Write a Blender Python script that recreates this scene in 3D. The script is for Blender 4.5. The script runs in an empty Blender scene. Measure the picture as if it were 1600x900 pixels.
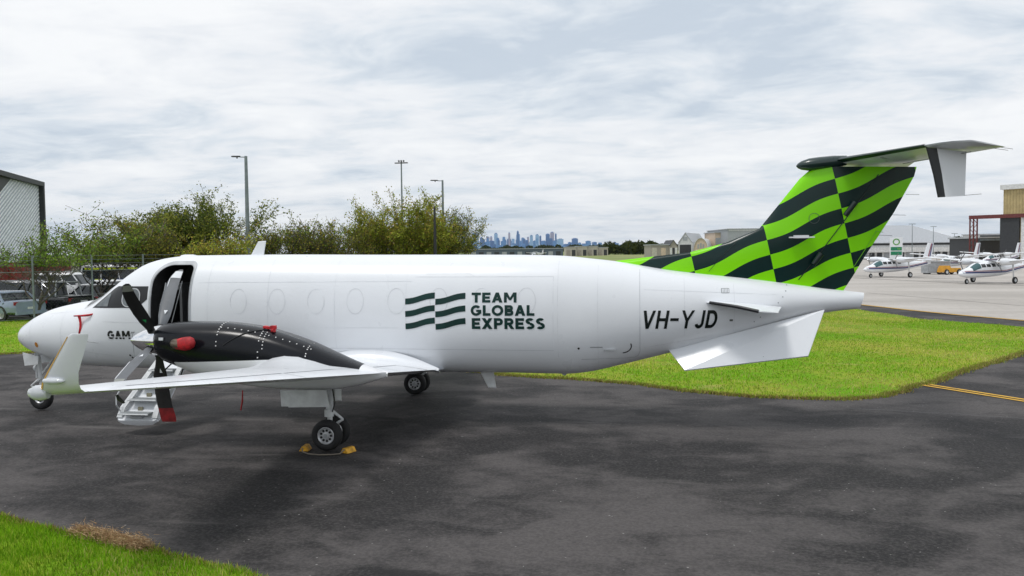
import bpy, bmesh, math, random
import numpy as np
from mathutils import Vector, Matrix
R = math.radians
random.seed(7); rng = np.random.default_rng(7)
S = bpy.context.scene
COL = S.collection

# ------------------------------------------------------------------ camera
CAMP = Vector((4.9993, -15.5041, 3.1537)); FPX = 1315.8
YAW, PIT, ROL = -0.1553, -0.0443, -0.0114
CF = Vector((math.sin(YAW)*math.cos(PIT), math.cos(YAW)*math.cos(PIT), math.sin(PIT)))
_r = Vector((math.cos(YAW), -math.sin(YAW), 0)); _u = _r.cross(CF)
CR = math.cos(ROL)*_r + math.sin(ROL)*_u; CU = -math.sin(ROL)*_r + math.cos(ROL)*_u
cam = bpy.data.cameras.new('camera'); camo = bpy.data.objects.new('camera', cam); COL.objects.link(camo)
cam.sensor_width = 36; cam.lens = 36*FPX/1600; cam.clip_start = .1; cam.clip_end = 60000
M4 = Matrix.Identity(4)
for i in range(3):
    M4[i][0] = CR[i]; M4[i][1] = CU[i]; M4[i][2] = -CF[i]; M4[i][3] = CAMP[i]
camo.matrix_world = M4
S.camera = camo

# ------------------------------------------------------------------ sky and sun (bright overcast)
SUN_EL, SUN_AZ = 66, 225      # azimuth measured clockwise from +Y
W = bpy.data.worlds.new('World'); S.world = W; W.use_nodes = True
nt = W.node_tree; nt.nodes.clear()
def wn(t, **k):
    n = nt.nodes.new(t)
    for a, b in k.items(): setattr(n, a, b)
    return n
def lk(a, b): nt.links.new(a, b)
out = wn('ShaderNodeOutputWorld'); mixs = wn('ShaderNodeMixShader')
bg1 = wn('ShaderNodeBackground'); bg1.inputs['Strength'].default_value = .1
sky = wn('ShaderNodeTexSky', sky_type='NISHITA', sun_disc=False)
sky.sun_elevation = R(SUN_EL); sky.sun_rotation = R(SUN_AZ); sky.air_density = 1.2; sky.dust_density = 1.5
lk(sky.outputs[0], bg1.inputs['Color'])
bg2 = wn('ShaderNodeBackground'); bg2.inputs['Strength'].default_value = 1.0
tc = wn('ShaderNodeTexCoord'); sep = wn('ShaderNodeSeparateXYZ'); lk(tc.outputs['Generated'], sep.inputs[0])
def wm(op, a, b=None, c=None):
    n = wn('ShaderNodeMath', operation=op)
    for i, v in enumerate((a, b, c)):
        if v is None: continue
        if isinstance(v, (int, float)): n.inputs[i].default_value = v
        else: lk(v, n.inputs[i])
    return n.outputs[0]
zc = wm('MAXIMUM', sep.outputs['Z'], 0.0)
den = wm('ADD', zc, .13)
cx = wm('DIVIDE', sep.outputs['X'], den); cy = wm('DIVIDE', sep.outputs['Y'], den)
cmb = wn('ShaderNodeCombineXYZ'); lk(cx, cmb.inputs[0]); lk(cy, cmb.inputs[1])
def wnoise(scale, detail, rough, off, dist=0.0, sx=1.0):
    mp = wn('ShaderNodeMapping'); mp.inputs['Location'].default_value = off; mp.inputs['Scale'].default_value = (sx, 1, 1)
    lk(cmb.outputs[0], mp.inputs['Vector'])
    n = wn('ShaderNodeTexNoise'); n.inputs['Scale'].default_value = scale; n.inputs['Detail'].default_value = detail
    n.inputs['Roughness'].default_value = rough; n.inputs['Distortion'].default_value = dist
    lk(mp.outputs[0], n.inputs['Vector']); return n.outputs['Fac']
n1 = wnoise(.8, 8, .55, (3.1, 1.7, 0), .3, .85); n2 = wnoise(2.7, 8, .6, (8.3, 4.4, 2), .35, .8)
blend = wm('ADD', wm('MULTIPLY', n1, .55), wm('MULTIPLY', n2, .45))
rp = wn('ShaderNodeValToRGB'); lk(blend, rp.inputs[0])
e = rp.color_ramp.elements
e[0].position = .385; e[0].color = (.60, .675, .765, 1)
e[1].position = .60; e[1].color = (.965, .98, .995, 1)
m_ = e.new(.455); m_.color = (.755, .81, .87, 1)
m2_ = e.new(.51); m2_.color = (.87, .895, .93, 1)
lk(rp.outputs[0], bg2.inputs['Color'])
lk(bg1.outputs[0], mixs.inputs[1]); lk(bg2.outputs[0], mixs.inputs[2])
cov = wm('SUBTRACT', 1.0, wm('MULTIPLY', wm('SUBTRACT', .55, n2), .35)); cl = wn('ShaderNodeClamp'); lk(cov, cl.inputs[0])
cl.inputs['Min'].default_value = .94; cl.inputs['Max'].default_value = .97
lk(cl.outputs[0], mixs.inputs[0]); lk(mixs.outputs[0], out.inputs['Surface'])

sl = bpy.data.lights.new('sun', 'SUN'); sl.energy = 1.5; sl.angle = R(12); sl.color = (1, .97, .93)
so = bpy.data.objects.new('sun', sl); COL.objects.link(so)
az, el = R(SUN_AZ), R(SUN_EL)
sd = Vector((math.sin(az)*math.cos(el), math.cos(az)*math.cos(el), math.sin(el)))
so.rotation_euler = (-sd).to_track_quat('-Z', 'Y').to_euler(); so.location = (0, 0, 60)
vs = S.view_settings; vs.view_transform = 'Standard'; vs.look = 'None'; vs.exposure = 0.03; vs.gamma = 1; vs.use_curve_mapping = False

# ------------------------------------------------------------------ helpers
def ground_at(px, depth, z=0.0):
    "a pixel column and a distance along the view give a place at height z"
    a = (px-800)/FPX
    b = (CF.z + a*CR.z + (CAMP.z-z)/depth)/CU.z
    p = CAMP + depth*(CF + a*CR - b*CU); return Vector((p.x, p.y, z))
def z_at(px, py, depth):
    return (CAMP + depth*(CF + (px-800)/FPX*CR - (py-450)/FPX*CU)).z
def tag(o, label, cat, group=None):
    o['label'] = label; o['category'] = cat
    if group: o['group'] = group
    return o
def empty(name, loc=(0, 0, 0), rz=0.0, label=None, cat=None, group=None):
    o = bpy.data.objects.new(name, None); COL.objects.link(o); o.location = loc; o.rotation_euler = (0, 0, rz)
    o.empty_display_size = .1
    if label: tag(o, label, cat, group)
    return o
def link(name, me, parent=None, kind=None):
    o = bpy.data.objects.new(name, me); COL.objects.link(o)
    if parent: o.parent = parent
    if kind: o['kind'] = kind
    return o
def finish(me, mats, smooth=None):
    for m in (mats if isinstance(mats, (list, tuple)) else [mats]): me.materials.append(m)
    if smooth is not None:
        me.polygons.foreach_set('use_smooth', [True]*len(me.polygons))
        if smooth < 180: me.set_sharp_from_angle(angle=R(smooth))
    me.update()
class MB:
    "collects geometry for ONE mesh"
    def __init__(s): s.v = []; s.f = []; s.m = []
    def add(s, v, f, mi=0):
        o = len(s.v); s.v += [tuple(p) for p in v]; s.f += [tuple(i+o for i in q) for q in f]; s.m += [mi]*len(f)
    def box(s, c, d, rz=0.0, mi=0, rot=None, taper=1.0):
        hx, hy, hz = d[0]/2, d[1]/2, d[2]/2
        P = [(-hx, -hy, -hz), (hx, -hy, -hz), (hx, hy, -hz), (-hx, hy, -hz)]
        P += [(-hx*taper, -hy*taper, hz), (hx*taper, -hy*taper, hz), (hx*taper, hy*taper, hz), (-hx*taper, hy*taper, hz)]
        Mx = rot if rot is not None else Matrix.Rotation(rz, 3, 'Z')
        s.add([Mx @ Vector(p) + Vector(c) for p in P], [(3, 2, 1, 0), (4, 5, 6, 7), (0, 1, 5, 4), (1, 2, 6, 5), (2, 3, 7, 6), (3, 0, 4, 7)], mi)
    def tube(s, pts, r, n=8, cap=True, mi=0):
        pts = [Vector(p) for p in pts]; k = len(pts)
        rs = r if isinstance(r, (list, tuple)) else [r]*k
        rings = []; prev = None
        for i, p in enumerate(pts):
            t = (pts[min(i+1, k-1)] - pts[max(i-1, 0)]).normalized()
            if prev is None:
                a = Vector((0, 0, 1)) if abs(t.z) < .9 else Vector((1, 0, 0)); x = t.cross(a).normalized()
            else: x = (prev - t*prev.dot(t)).normalized()
            y = t.cross(x); prev = x
            rings.append([p + rs[i]*(math.cos(2*math.pi*j/n)*x + math.sin(2*math.pi*j/n)*y) for j in range(n)])
        s.rings(rings, cap, mi)
    def rings(s, rings, cap=True, mi=0, closed=True):
        n = len(rings[0]); v = [p for r in rings for p in r]; f = []
        for i in range(len(rings)-1):
            for j in range(n if closed else n-1):
                k = (j+1) % n; f.append((i*n+j, i*n+k, (i+1)*n+k, (i+1)*n+j))
        if cap: f.append(tuple(range(n))[::-1]); f.append(tuple((len(rings)-1)*n+j for j in range(n)))
        s.add(v, f, mi)
    def revolve(s, prof, c, axis='Y', n=28, mi=0, cap=False):
        "prof: (axial, radius)"
        rings = []
        for a, r in prof:
            ring = []
            for j in range(n):
                t = 2*math.pi*j/n; q = (r*math.cos(t), r*math.sin(t))
                p = {'X': (a, q[0], q[1]), 'Y': (q[0], a, q[1]), 'Z': (q[0], q[1], a)}[axis]
                ring.append(Vector(p)+Vector(c))
            rings.append(ring)
        s.rings(rings, cap, mi)
    def prism(s, poly, a, b, axis='Y', mi=0):
        "poly in the two other axes, extruded from a to b along axis"
        def P(q, t): return {'Y': (q[0], t, q[1]), 'X': (t, q[0], q[1]), 'Z': (q[0], q[1], t)}[axis]
        n = len(poly); v = [P(q, a) for q in poly]+[P(q, b) for q in poly]
        f = [tuple(range(n)), tuple(range(2*n-1, n-1, -1))]+[(i, n+i, n+(i+1) % n, (i+1) % n) for i in range(n)]
        s.add(v, f, mi)
    def build(s, name, mats, parent=None, smooth=None, kind=None, xf=None):
        me = bpy.data.meshes.new(name)
        v = s.v if xf is None else [tuple(xf @ Vector(p)) for p in s.v]
        me.from_pydata(v, [], s.f)
        me.polygons.foreach_set('material_index', s.m)
        bm = bmesh.new(); bm.from_mesh(me); bmesh.ops.recalc_face_normals(bm, faces=bm.faces); bm.to_mesh(me); bm.free()
        finish(me, mats, smooth)
        return link(name, me, parent, kind)
def copy_tree(o, parent=None):
    c = o.copy(); COL.objects.link(c); c.parent = parent
    for ch in o.children: copy_tree(ch, c)
    return c
def pchip(tab):
    xs = np.array([t[0] for t in tab], float); ys = np.array([t[1:] for t in tab], float)
    h = np.diff(xs)[:, None]; d = np.diff(ys, axis=0)/h
    m = np.zeros_like(ys); m[0] = d[0]; m[-1] = d[-1]
    for i in range(1, len(xs)-1):
        for k in range(ys.shape[1]):
            a, b = d[i-1, k], d[i, k]
            m[i, k] = 0 if a*b <= 0 else 2*a*b/(a+b)
    def f(x):
        x = min(max(x, xs[0]), xs[-1]); i = min(int(np.searchsorted(xs, x, 'right'))-1, len(xs)-2)
        hh = xs[i+1]-xs[i]; t = (x-xs[i])/hh
        return ((1+2*t)*(1-t)**2*ys[i] + t*(1-t)**2*hh*m[i] + t*t*(3-2*t)*ys[i+1] + t*t*(t-1)*hh*m[i+1])
    return f

# ------------------------------------------------------------------ materials
class X:
    "socket expression"
    def __init__(s, nt, sk): s.nt = nt; s.s = sk
    def _op(s, op, b=None, c=None, rev=False):
        n = s.nt.nodes.new('ShaderNodeMath'); n.operation = op
        args = [s, b, c]
        if rev: args = [b, s, c]
        for i, v in enumerate(args):
            if v is None: continue
            if isinstance(v, X): s.nt.links.new(v.s, n.inputs[i])
            else: n.inputs[i].default_value = v
        return X(s.nt, n.outputs[0])
    def __add__(s, b): return s._op('ADD', b)
    def __sub__(s, b): return s._op('SUBTRACT', b)
    def __mul__(s, b): return s._op('MULTIPLY', b)
    def __truediv__(s, b): return s._op('DIVIDE', b)
    def floor(s): return s._op('FLOOR')
    def fract(s): return s._op('FRACT')
    def sin(s): return s._op('SINE')
    def mod(s, b): return s._op('FLOORED_MODULO', b)
    def gt(s, b): return s._op('GREATER_THAN', b)
    def lt(s, b): return s._op('LESS_THAN', b)
    def mx(s, b): return s._op('MAXIMUM', b)
    def mn(s, b): return s._op('MINIMUM', b)
    def step(s, a, b):
        n = s.nt.nodes.new('ShaderNodeMapRange'); n.interpolation_type = 'SMOOTHSTEP'
        s.nt.links.new(s.s, n.inputs['Value']); n.inputs['From Min'].default_value = a; n.inputs['From Max'].default_value = b
        return X(s.nt, n.outputs['Result'])
def newmat(name):
    m = bpy.data.materials.new(name); m.use_nodes = True
    return m, m.node_tree, m.node_tree.nodes['Principled BSDF']
def coords(nt, kind='Object'):
    t = nt.nodes.new('ShaderNodeTexCoord'); s = nt.nodes.new('ShaderNodeSeparateXYZ'); nt.links.new(t.outputs[kind], s.inputs[0])
    return t.outputs[kind], X(nt, s.outputs[0]), X(nt, s.outputs[1]), X(nt, s.outputs[2])
def noise(nt, vec, scale, detail=4, rough=.55, stretch=None, off=(0, 0, 0), dist=0.0):
    mp = nt.nodes.new('ShaderNodeMapping'); nt.links.new(vec, mp.inputs['Vector'])
    mp.inputs['Scale'].default_value = stretch or (1, 1, 1); mp.inputs['Location'].default_value = off
    n = nt.nodes.new('ShaderNodeTexNoise'); n.inputs['Scale'].default_value = scale; n.inputs['Detail'].default_value = detail
    n.inputs['Roughness'].default_value = rough; n.inputs['Distortion'].default_value = dist
    nt.links.new(mp.outputs[0], n.inputs['Vector']); return X(nt, n.outputs['Fac'])
def mixc(nt, fac, a, b):
    n = nt.nodes.new('ShaderNodeMix'); n.data_type = 'RGBA'
    if isinstance(fac, X): nt.links.new(fac.s, n.inputs['Factor'])
    else: n.inputs['Factor'].default_value = fac
    for v, k in ((a, 'A'), (b, 'B')):
        i = [q for q in n.inputs if q.name == k and q.type == 'RGBA'][0]
        if isinstance(v, tuple): i.default_value = (*v, 1)
        else: nt.links.new(v, i)
    return [q for q in n.outputs if q.type == 'RGBA'][0]
def bump(nt, b, h, strength=.3, dist=.01):
    n = nt.nodes.new('ShaderNodeBump'); n.inputs['Strength'].default_value = strength; n.inputs['Distance'].default_value = dist
    nt.links.new(h.s, n.inputs['Height']); nt.links.new(n.outputs[0], b.inputs['Normal'])
_cache = {}
def mat(name, col, rough=.5, metal=0.0, var=.12, nscale=3.0, coat=0.0, bmp=0.0, bscale=40, spec=.5, col2=None):
    if name in _cache: return _cache[name]
    m, nt, b = newmat(name)
    v, x, y, z = coords(nt)
    n = noise(nt, v, nscale, 5, .6)
    c2 = col2 or tuple(max(0, c*(1-var*1.6)) for c in col); c1 = tuple(min(1, c*(1+var*.5)) for c in col)
    nt.links.new(mixc(nt, n.step(.35, .68), c2, c1), b.inputs['Base Color'])
    nr = noise(nt, v, nscale*3, 3, .6, off=(5, 2, 1))
    nt.links.new((nr*(rough*.5)+rough*.75).s, b.inputs['Roughness'])
    b.inputs['Metallic'].default_value = metal; b.inputs['Coat Weight'].default_value = coat; b.inputs['Coat Roughness'].default_value = .08
    b.inputs['Specular IOR Level'].default_value = spec
    if bmp: bump(nt, b, noise(nt, v, bscale, 4, .6), bmp, .01)
    _cache[name] = m; return m
WHITE = mat('aircraft_white', (.785, .81, .845), .3, var=.015, nscale=.9, coat=.2, bmp=.05, bscale=2.2)
WHITE2 = mat('gear_white', (.66, .68, .69), .4, var=.1, nscale=6)
SEAM = mat('seam_grey', (.36, .38, .40), .5)
SEAMF = mat('seam_faint', (.76, .785, .82), .32)
SEAML = mat('seam_light', (.60, .625, .66), .45)
BLACKG = mat('cowl_black', (.006, .007, .010), .2, var=.3, spec=.25)
BLACK = mat('black_paint', (.012, .013, .014), .35)
CHROME = mat('chrome', (.86, .86, .87), .06, 1.0, var=.02)
STEEL = mat('steel_grey', (.42, .44, .46), .4, .6)
RUBBER = mat('tyre_rubber', (.014, .014, .015), .75, bmp=.2)
BOOT = mat('deice_boot', (.012, .014, .018), .33)
BLADE = mat('blade_grey', (.13, .14, .155), .4)
BLADEB = mat('blade_black', (.012, .012, .013), .42)
REDC = mat('red_cover', (.55, .012, .02), .6, var=.3, nscale=8, bmp=.5, bscale=14)
REDD = mat('red_sock', (.24, .008, .010), .7, var=.3, nscale=6, bmp=.4, bscale=20)
SOCKB = mat('black_sock', (.012, .011, .011), .8, bmp=.4, bscale=25)
YELL = mat('yellow_paint', (.70, .36, .02), .5, var=.25, nscale=9)
GLASS = mat('dark_glass', (.02, .026, .03), .06, var=.2)
PANE = mat('cockpit_pane', (.16, .18, .19), .08, var=.25, nscale=4)
DGREEN = mat('logo_green', (.003, .034, .029), .4, spec=.3)
INTER = mat('cabin_dark', (.018, .018, .02), .7, var=.4)
FRAMEG = mat('door_frame_grey', (.50, .52, .54), .4)
GREENM = mat('mark_green', (.02, .45, .12), .5)
def make_livery():
    m, nt, b = newmat('checker_livery')
    v, x, y, z = coords(nt)
    u = (x + z*.22 - 5.14)/1.37
    ci = u.floor(); fr = u.fract()
    wav = fr - (fr*6.28318).sin()*(.36/6.28318)
    g = (ci + wav)*.535
    ph = (z - g + 9.93)/.2585
    par = (ph.floor() + ci).mod(2.0).lt(.5)
    nz = noise(nt, v, 1.5, 4)
    lg = mixc(nt, nz, (.21, .70, .001), (.25, .76, .002)); dg = mixc(nt, nz, (.001, .016, .015), (.003, .024, .023))
    nt.links.new(mixc(nt, par, lg, dg), b.inputs['Base Color'])
    b.inputs['Roughness'].default_value = .25; b.inputs['Specular IOR Level'].default_value = .32
    return m
LIVERY = make_livery()

def make_asphalt():
    m, nt, b = newmat('asphalt')
    v, x, y, z = coords(nt)
    big = noise(nt, v, .24, 5, .6, (1, 1.2, 1), (2, 7, 0), .8); mid = noise(nt, v, 1.0, 7, .66, (.8, 1.2, 1), (9, 1, 0), .6)
    fine = noise(nt, v, 24, 4, .75); fine2 = noise(nt, v, 7, 4, .65)
    f = (big*.62 + mid*.38).step(.42, .58)
    c = mixc(nt, f, (.010, .0093, .0094), (.086, .078, .076))
    c = mixc(nt, fine.step(.40, .72)*.45, c, (.105, .097, .096))
    c = mixc(nt, fine.step(.60, .36)*.35, c, (.012, .0115, .0125))
    c = mixc(nt, fine2.step(.52, .74)*.4, c, (.026, .025, .027))
    stain = noise(nt, v, .55, 3, .5, (1, 1.5, 1), (31, 12, 0), .3).step(.66, .72)
    c = mixc(nt, stain*.7, c, (.010, .0095, .0095))
    scuff = noise(nt, v, .7, 4, .6, (.35, 1.6, 1), (5, 40, 0), .5).step(.60, .74)
    c = mixc(nt, scuff*.45, c, (.14, .13, .126))
    vo = nt.nodes.new('ShaderNodeTexVoronoi'); vo.inputs['Scale'].default_value = 11; nt.links.new(v, vo.inputs['Vector'])
    dots = X(nt, vo.outputs['Distance']).lt(.13)
    sel = noise(nt, v, 8, 2, .5, off=(4, 4, 4)).gt(.62)
    c = mixc(nt, dots*sel*.6, c, (.36, .35, .34))
    nt.links.new(c, b.inputs['Base Color']); b.inputs['Roughness'].default_value = .82; b.inputs['Specular IOR Level'].default_value = .35
    bump(nt, b, fine + fine2*.6, .55, .012)
    return m
def make_concrete():
    m, nt, b = newmat('pale_concrete')
    v, x, y, z = coords(nt)
    n = noise(nt, v, .12, 5, .6, (.5, 1.5, 1)); n2 = noise(nt, v, 2.5, 4, .6)
    c = mixc(nt, (n*.7+n2*.3).step(.35, .65), (.34, .315, .285), (.47, .44, .405))
    nt.links.new(c, b.inputs['Base Color']); b.inputs['Roughness'].default_value = .85
    return m
def make_grass(name, far=False):
    m, nt, b = newmat(name)
    v, x, y, z = coords(nt)
    n = noise(nt, v, .22, 5, .6, (1, 1.4, 1), (3, 3, 0)); n2 = noise(nt, v, 2.2, 4, .65); n3 = noise(nt, v, 26, 3, .7)
    c = mixc(nt, (n*.65+n2*.35).step(.40, .62), (.16, .36, .008), (.36, .38, .05))
    c = mixc(nt, n3.step(.4, .7)*.5, c, (.07, .19, .008))
    dry = noise(nt, v, .5, 4, .6, (1, 2, 1), (17, 5, 0)).step(.6, .72)
    c = mixc(nt, dry*.5, c, (.42, .36, .14))
    nt.links.new(c, b.inputs['Base Color']); b.inputs['Roughness'].default_value = .9; b.inputs['Specular IOR Level'].default_value = .1
    bump(nt, b, n3 + n2, .8, .04)
    return m
ASPH = make_asphalt(); CONC = make_concrete(); GRASS = make_grass('lawn')
def tint_mat(name, rough=.8, trans=0.0):
    "colour from a per-face attribute, for leaves and blades"
    m, nt, b = newmat(name)
    a = nt.nodes.new('ShaderNodeAttribute'); a.attribute_name = 'tint'
    nt.links.new(a.outputs['Color'], b.inputs['Base Color']); b.inputs['Roughness'].default_value = rough; b.inputs['Specular IOR Level'].default_value = .15
    if trans:
        t = nt.nodes.new('ShaderNodeBsdfTranslucent'); nt.links.new(a.outputs['Color'], t.inputs['Color'])
        mx = nt.nodes.new('ShaderNodeMixShader'); mx.inputs[0].default_value = trans
        o = nt.nodes['Material Output']; nt.links.new(b.outputs[0], mx.inputs[1]); nt.links.new(t.outputs[0], mx.inputs[2]); nt.links.new(mx.outputs[0], o.inputs['Surface'])
    return m
LEAF = tint_mat('leaves', .7, .3); BLADEG = tint_mat('grass_blades', .8, .25)
def fast_mesh(name, V, F, tint=None, m=None):
    "V (n,3), F (m,k) numpy"
    me = bpy.data.meshes.new(name); k = F.shape[1]
    me.vertices.add(len(V)); me.vertices.foreach_set('co', V.astype(np.float32).ravel())
    me.loops.add(F.size); me.loops.foreach_set('vertex_index', F.astype(np.int32).ravel())
    me.polygons.add(len(F)); me.polygons.foreach_set('loop_start', np.arange(0, F.size, k, dtype=np.int32))
    me.update(calc_edges=True)
    if tint is not None:
        at = me.attributes.new('tint', 'FLOAT_COLOR', 'FACE')
        at.data.foreach_set('color', np.concatenate([tint, np.ones((len(tint), 1))], 1).astype(np.float32).ravel())
    if m: me.materials.append(m)
    return me

# ------------------------------------------------------------------ ground
def sheet(name, poly, z, m, kind='structure', parent=None):
    me = bpy.data.meshes.new(name); me.from_pydata([(p[0], p[1], z) for p in poly], [], [tuple(range(len(poly)))])
    bm = bmesh.new(); bm.from_mesh(me); bmesh.ops.triangulate(bm, faces=bm.faces)
    bmesh.ops.recalc_face_normals(bm, faces=bm.faces)
    if bm.faces and sum(f.normal.z for f in bm.faces) < 0: bmesh.ops.reverse_faces(bm, faces=bm.faces)
    bm.to_mesh(me); bm.free(); me.materials.append(m)
    return link(name, me, parent, kind)
def make_far():
    m, nt, b = newmat('far_land')
    v, x, y, z = coords(nt)
    n = noise(nt, v, .004, 6, .6); n2 = noise(nt, v, .05, 4, .6)
    c = mixc(nt, (n*.6+n2*.4).step(.4, .6), (.13, .20, .03), (.27, .27, .11))
    nt.links.new(c, b.inputs['Base Color']); b.inputs['Roughness'].default_value = .95; return m
sheet('ground', [(-16000, -400), (16000, -400), (16000, 16000), (-16000, 16000)], -.03, make_far())
def wob(pts, amp=.10, step=.5, seed=1):
    "resample an edge with small irregularities"
    r = random.Random(seed); o = []
    for (a, b) in zip(pts[:-1], pts[1:]):
        a = Vector(a); b = Vector(b); n = max(1, int((b-a).length/step))
        for i in range(n):
            p = a.lerp(b, i/n); o.append((p.x+r.uniform(-amp, amp), p.y+r.uniform(-amp, amp)))
    o.append(tuple(pts[-1])); return o
sheet('apron', [(-60, -40), (60, -40), (60, 60), (-60, 60)], -.012, ASPH)
def pg(px, py, z=0.0):
    d = CF + (px-800)/FPX*CR - (py-450)/FPX*CU; t = (z-CAMP.z)/d.z; p = CAMP+d*t; return (p.x, p.y)
EDGE = [(-40, -3), (-25, 4.2), (-18.5, 7.4), (-15.6, 8.8), (-13.5, 10.2), (-10, 11.6), (-5.5, 10.6), (-1.5, 7.3), (1.7, 5.45), (3.35, 5.0), (4.9, 4.3), (6.0, 3.45), (6.94, 2.95), (8.2, 2.70), (9.25, 2.72), (10.0, 3.25), (10.8, 4.2), (13.36, 7.65), (16.0, 11.1), (18.6, 14.2), (21.0, 16.6)]
FARE = [(21.0, 17.6), pg(1600, 511), pg(1513, 504.5), pg(1443, 499), pg(1400, 492.5), pg(1346, 485), (13.6, 38), (7, 50), (-3, 58)]
YL = [(9.0, 50), (14.2, 38.5), pg(1348, 476.5), pg(1425, 485), pg(1495.5, 492), pg(1600, 501), (27, 19.2), (45, 14.5)]
island = wob(EDGE, .07, .35, 3) + wob(FARE, .12, .8, 4) + [(-60, 58), (-60, -3)]
sheet('lawn', island, .012, GRASS)
FG = [(-9, -5.2), (-5, -5.75), (-2.72, -6.5), (-1.9, -6.85), (-1.34, -7.0), (-.75, -7.12), (-.28, -7.32), (.4, -7.58), (1.17, -7.89), (2.6, -8.6), (5, -10.2)]
fgp = wob(FG, .04, .15, 8) + [(5, -11.4), (1, -10.4), (-9, -9.2)]
sheet('verge', fgp, .012, GRASS)
# concrete taxiway on the right and the parking ground on the left
sheet('taxiway', [(p[0]+.15, p[1]+.2) for p in YL]+[(60, 11), (300, -40), (300, 420), (82, 420), (50, 280), (30, 120), (17, 60)], .004, CONC)
PARK = mat('car_park_asphalt', (.07, .07, .072), .85, var=.3, nscale=.6, bmp=.3)
sheet('car_park', [(-80, 22.3), (-27, 22.3), (-19, 22.8), (-12, 24.5), (-6, 30), (-4, 62), (-80, 62)], .03, PARK)
KERB = mat('kerb_concrete', (.33, .32, .30), .85, var=.2)
mb = MB()
kp = [(-60, 22.15), (-27, 22.15), (-19, 22.65), (-12, 24.35)]
for a, b in zip(kp[:-1], kp[1:]):
    a = Vector((*a, .06)); b = Vector((*b, .06)); d = b-a
    mb.box((a+b)/2, (d.length, .16, .13), math.atan2(d.y, d.x))
mb.build('kerb', KERB, kind='structure')
# painted lines
def strip(name, pts, w, z, m):
    mb = MB(); P = [Vector((*p, z)) for p in pts]; L = []; Rr = []
    for i, p in enumerate(P):
        t = (P[min(i+1, len(P)-1)]-P[max(i-1, 0)]).normalized(); n = Vector((-t.y, t.x, 0))*w/2
        L.append(p+n); Rr.append(p-n)
    n = len(P); mb.add(L+Rr, [(i, i+1, n+i+1, n+i) for i in range(n-1)])
    return mb.build(name, m, kind='structure')
def make_line():
    m, nt, b = newmat('line_yellow'); v, x, y, z = coords(nt)
    n = noise(nt, v, 7, 5, .7)
    nt.links.new(mixc(nt, n.step(.3, .5), (.22, .15, .06), (.62, .36, .04)), b.inputs['Base Color']); b.inputs['Roughness'].default_value = .8; return m
LINE = make_line(); JOINT = mat('joint_tar', (.09, .085, .08), .9)
strip('painted_line', [(11.2, 4.78), (12.5, 2.9), (14, .75), (18, -5)], .11, .0, LINE)
strip('painted_line', [(11.36, 4.9), (12.68, 3.0), (14.2, .85), (18.2, -4.9)], .11, .0, LINE)
strip('painted_line', YL, .22, .010, LINE)
strip('tar_joint', [(26, 74), (32, 58), (40, 46.5), (60, 30)], .35, .010, JOINT)
strip('tar_joint', [(20, 45), (24.5, 31), (30, 24.5), (45, 16)], .07, .010, JOINT)
def crack(pts, seed):
    r = random.Random(seed); q = wob(pts, .05, .16, seed)
    strip('asphalt_crack', q, .014, -.007, BLACK)
crack([(5.2, -7.5), (6.4, -8.1), (8.0, -8.5), (9.6, -9.4)], 5); crack([(8.9, 1.7), (11, 1.25), (14, .1)], 6)

# grass blades: the lawn edge and the verge near the camera
def inside(poly, x, y):
    c = np.zeros(len(x), bool); n = len(poly)
    for i in range(n):
        x1, y1 = poly[i]; x2, y2 = poly[(i+1) % n]
        if y1 == y2: continue
        c ^= ((y1 > y) != (y2 > y)) & (x < (x2-x1)*(y-y1)/(y2-y1)+x1)
    return c
DRY = [(.46, .46, .09), (.52, .47, .16), (.40, .43, .07), (.56, .48, .20)]
def blades(name, poly, box, n, h0, h1, w, cols, label, seed, clump=.5, dry=0.0):
    g = np.random.default_rng(seed)
    x = g.uniform(box[0], box[1], n); y = g.uniform(box[2], box[3], n); k = inside(poly, x, y); x = x[k]; y = y[k]; n = len(x)
    f = .5+.5*np.sin(x*3.1+np.sin(y*2.3)*2)*np.sin(y*2.7+np.sin(x*1.9)*2)
    h = g.uniform(h0, h1, n)*(1-clump+clump*f*1.3); a = g.uniform(0, 6.283, n); lean = g.uniform(.1, .75, n)*h; b = g.uniform(0, 6.283, n)
    dx, dy = np.cos(a)*w/2, np.sin(a)*w/2
    z0 = np.full(n, .010)
    mx, my = x+np.cos(b)*lean*.35, y+np.sin(b)*lean*.35
    V = np.stack([np.stack([x-dx, y-dy, z0], 1), np.stack([x+dx, y+dy, z0], 1), np.stack([mx+dx*.7, my+dy*.7, z0+h*.6], 1), np.stack([mx-dx*.7, my-dy*.7, z0+h*.6], 1), np.stack([x+np.cos(b)*lean, y+np.sin(b)*lean, z0+h], 1)], 1).reshape(-1, 3)
    i = np.arange(n)*5
    F = np.concatenate([np.stack([i, i+1, i+2], 1), np.stack([i, i+2, i+3], 1), np.stack([i+3, i+2, i+4], 1)])
    pt = np.sin(x*.55+1.3*np.sin(y*.42))+np.sin(y*.8+1.7*np.sin(x*.37+1))+.6*np.sin(x*1.9+y*1.3)+dry
    c = np.where((pt+g.normal(0, .7, n) > 1.0)[:, None], np.array(DRY)[g.integers(0, len(DRY), n)], np.array(cols)[g.integers(0, len(cols), n)])*g.uniform(.7, 1.25, (n, 1))*(.75+.5*f[:, None])
    o = link(name, fast_mesh(name, V, F, np.concatenate([c, c, c]), BLADEG), None, 'stuff'); tag(o, label, 'grass'); return o
GC = [(.16, .34, .008), (.21, .40, .010), (.26, .42, .015), (.12, .27, .008), (.34, .42, .05), (.19, .37, .010)]
blades('verge_grass', fgp, (-4.5, 3.2, -10.5, -6.2), 95000, .04, .11, .007, GC, 'bright green grass blades on the verge beside the dark apron', 11, .5, -1.0)
GC2 = GC+[(.42, .40, .13), (.38, .40, .09)]
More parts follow.
